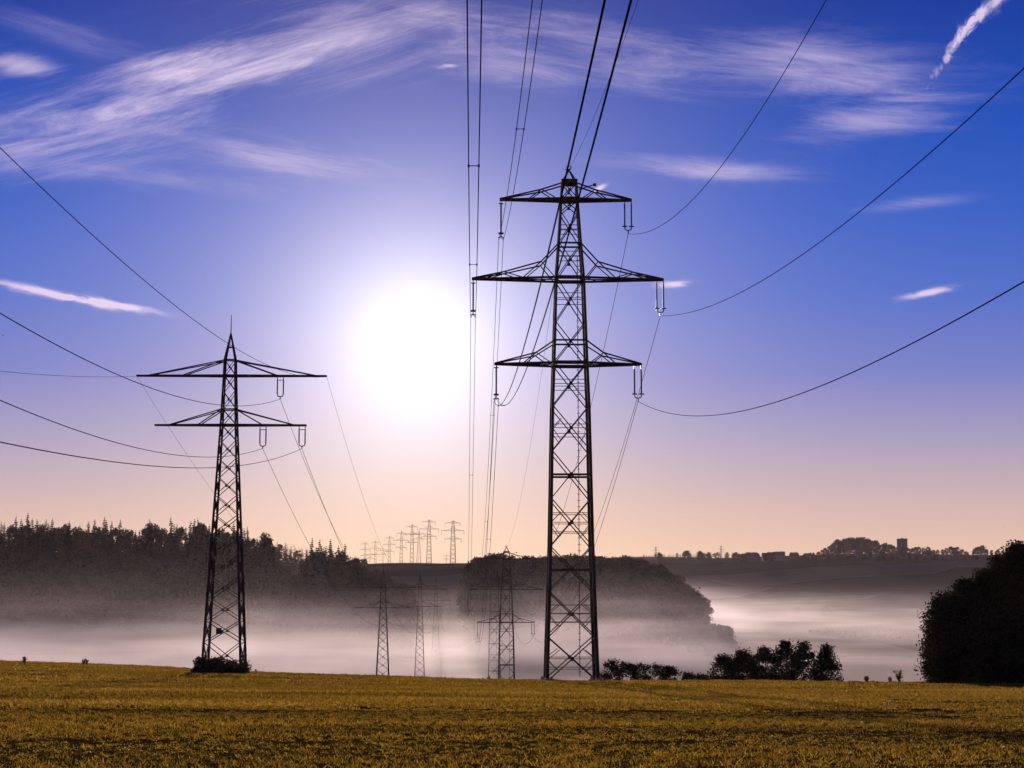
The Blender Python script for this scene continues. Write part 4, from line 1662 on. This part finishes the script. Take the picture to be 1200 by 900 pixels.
def f_crop(h, out):
    p = wpos(h)
    sp = h.new('ShaderNodeSeparateXYZ')
    h.put(sp.inputs[0], p)
    x, y, z = sp.outputs
    isl = h.new('ShaderNodeNewGeometry').outputs['Random Per Island']
    big = h.noise(h.xyz(h.m('MULTIPLY', x, 0.035), h.m('MULTIPLY', y, 0.10)), 1.0, 4, 0.6)
    fine = h.noise(p, 0.9, 3, 0.6)
    k = h.m('ADD', h.m('ADD', h.m('MULTIPLY', isl, 0.34), h.m('MULTIPLY', big, 0.46)), h.m('MULTIPLY', fine, 0.20))
    c = h.ramp(k, [(0.29, (0.035, 0.019, 0.004)), (0.43, (0.125, 0.075, 0.008)), (0.56, (0.32, 0.184, 0.013)), (0.78, (0.70, 0.41, 0.075))])
    di = h.new('ShaderNodeBsdfDiffuse')
    tr = h.new('ShaderNodeBsdfTranslucent')
    gl_ = h.new('ShaderNodeBsdfGlossy')
    gl_.inputs['Roughness'].default_value = 0.35
    h.put(gl_.inputs[0], (0.5, 0.45, 0.35, 1))
    h.put(di.inputs[0], c)
    h.put(tr.inputs[0], c)
    mx = h.new('ShaderNodeMixShader')
    mx.inputs[0].default_value = 0.68
    h.put(mx.inputs[1], di.outputs[0])
    h.put(mx.inputs[2], tr.outputs[0])
    m2 = h.new('ShaderNodeMixShader')
    m2.inputs[0].default_value = 0.05
    h.put(m2.inputs[1], mx.outputs[0])
    h.put(m2.inputs[2], gl_.outputs[0])
    h.put(out.inputs[0], m2.outputs[0])


M['crop'] = material('crop_leaves', f_crop)


def scatter(name, mesh, pts, rot, scl):
    """one object: the patch repeated over the given points by geometry nodes"""
    src = bpy.data.objects.new(name + '_tuft', mesh)
    pm = bpy.data.meshes.new(name)
    pm.vertices.add(len(pts))
    pm.vertices.foreach_set('co', np.ascontiguousarray(pts, dtype=np.float32).ravel())
    a = pm.attributes.new('rot', 'FLOAT', 'POINT')
    a.data.foreach_set('value', np.ascontiguousarray(rot, dtype=np.float32))
    a = pm.attributes.new('scl', 'FLOAT_VECTOR', 'POINT')
    a.data.foreach_set('vector', np.ascontiguousarray(scl, dtype=np.float32).ravel())
    o = link(name, pm)
    ng = bpy.data.node_groups.new(name, 'GeometryNodeTree')
    ng.interface.new_socket('Geometry', in_out='INPUT', socket_type='NodeSocketGeometry')
    ng.interface.new_socket('Geometry', in_out='OUTPUT', socket_type='NodeSocketGeometry')
    n = ng.nodes
    gi, go = n.new('NodeGroupInput'), n.new('NodeGroupOutput')
    oi = n.new('GeometryNodeObjectInfo')
    oi.inputs['Object'].default_value = src
    ip = n.new('GeometryNodeInstanceOnPoints')
    ra = n.new('GeometryNodeInputNamedAttribute')
    ra.data_type = 'FLOAT'
    ra.inputs[0].default_value = 'rot'
    sa = n.new('GeometryNodeInputNamedAttribute')
    sa.data_type = 'FLOAT_VECTOR'
    sa.inputs[0].default_value = 'scl'
    cx = n.new('ShaderNodeCombineXYZ')
    L_ = ng.links.new
    L_(gi.outputs[0], ip.inputs['Points'])
    L_(oi.outputs['Geometry'], ip.inputs['Instance'])
    L_(ra.outputs['Attribute'], cx.inputs[2])
    L_(cx.outputs[0], ip.inputs['Rotation'])
    L_(sa.outputs['Attribute'], ip.inputs['Scale'])
    L_(ip.outputs[0], go.inputs[0])
    md = o.modifiers.new('scatter', 'NODES')
    md.node_group = ng
    tag(o, kind='stuff')
    return o


def crop_area(name, seed, d0, d1, step, n, wid, h0, h1_):
    rng = np.random.default_rng(seed)
    V, Fq = crop_patch(seed, n, step * 1.25, h0, h1_, wid)
    me = raw_mesh(name + '_tuft', V, Fq, M['crop'])
    ys = np.arange(d0, d1, step)
    P_ = []
    for y in ys:
        half = 0.40 * y + 8
        xs_ = np.arange(-half, half, step)
        P_.append(np.stack([xs_ + rng.uniform(-0.2, 0.2, len(xs_)) * step, np.full(len(xs_), y) + rng.uniform(-0.2, 0.2, len(xs_)) * step], 1))
    P_ = np.concatenate(P_)
    x, y = P_[:, 0], P_[:, 1]
    z = ground_z(x, y)
    # the stand is thinner and lower in long streaks (old wheel tracks, wet folds)
    k = vnoise(x / 30.0 + y / 60.0, y / 6.5, 21) * 0.65 + vnoise(x / 10.0, y / 2.6, 22) * 0.35
    hgt = 0.45 + 0.8 * sstep((k - 0.22) / 0.42)
    ok = rng.uniform(size=len(x)) < np.clip(hgt * 1.4, 0.35, 1)
    pts = np.stack([x, y, z], 1)[ok]
    sc = np.stack([np.ones(ok.sum()), np.ones(ok.sum()), hgt[ok] * rng.uniform(0.85, 1.15, ok.sum())], 1)
    scatter(name, me, pts, rng.uniform(0, 6.28, ok.sum()), sc)
    print(name, ok.sum())


crop_area('near_crop', 51, 18, 62, 0.8, 165, 0.0072, 0.035, 0.14)
crop_area('field_crop', 52, 62, 120, 1.4, 300, 0.016, 0.05, 0.16)
crop_area('far_crop', 53, 120, 250, 2.2, 260, 0.030, 0.06, 0.18)
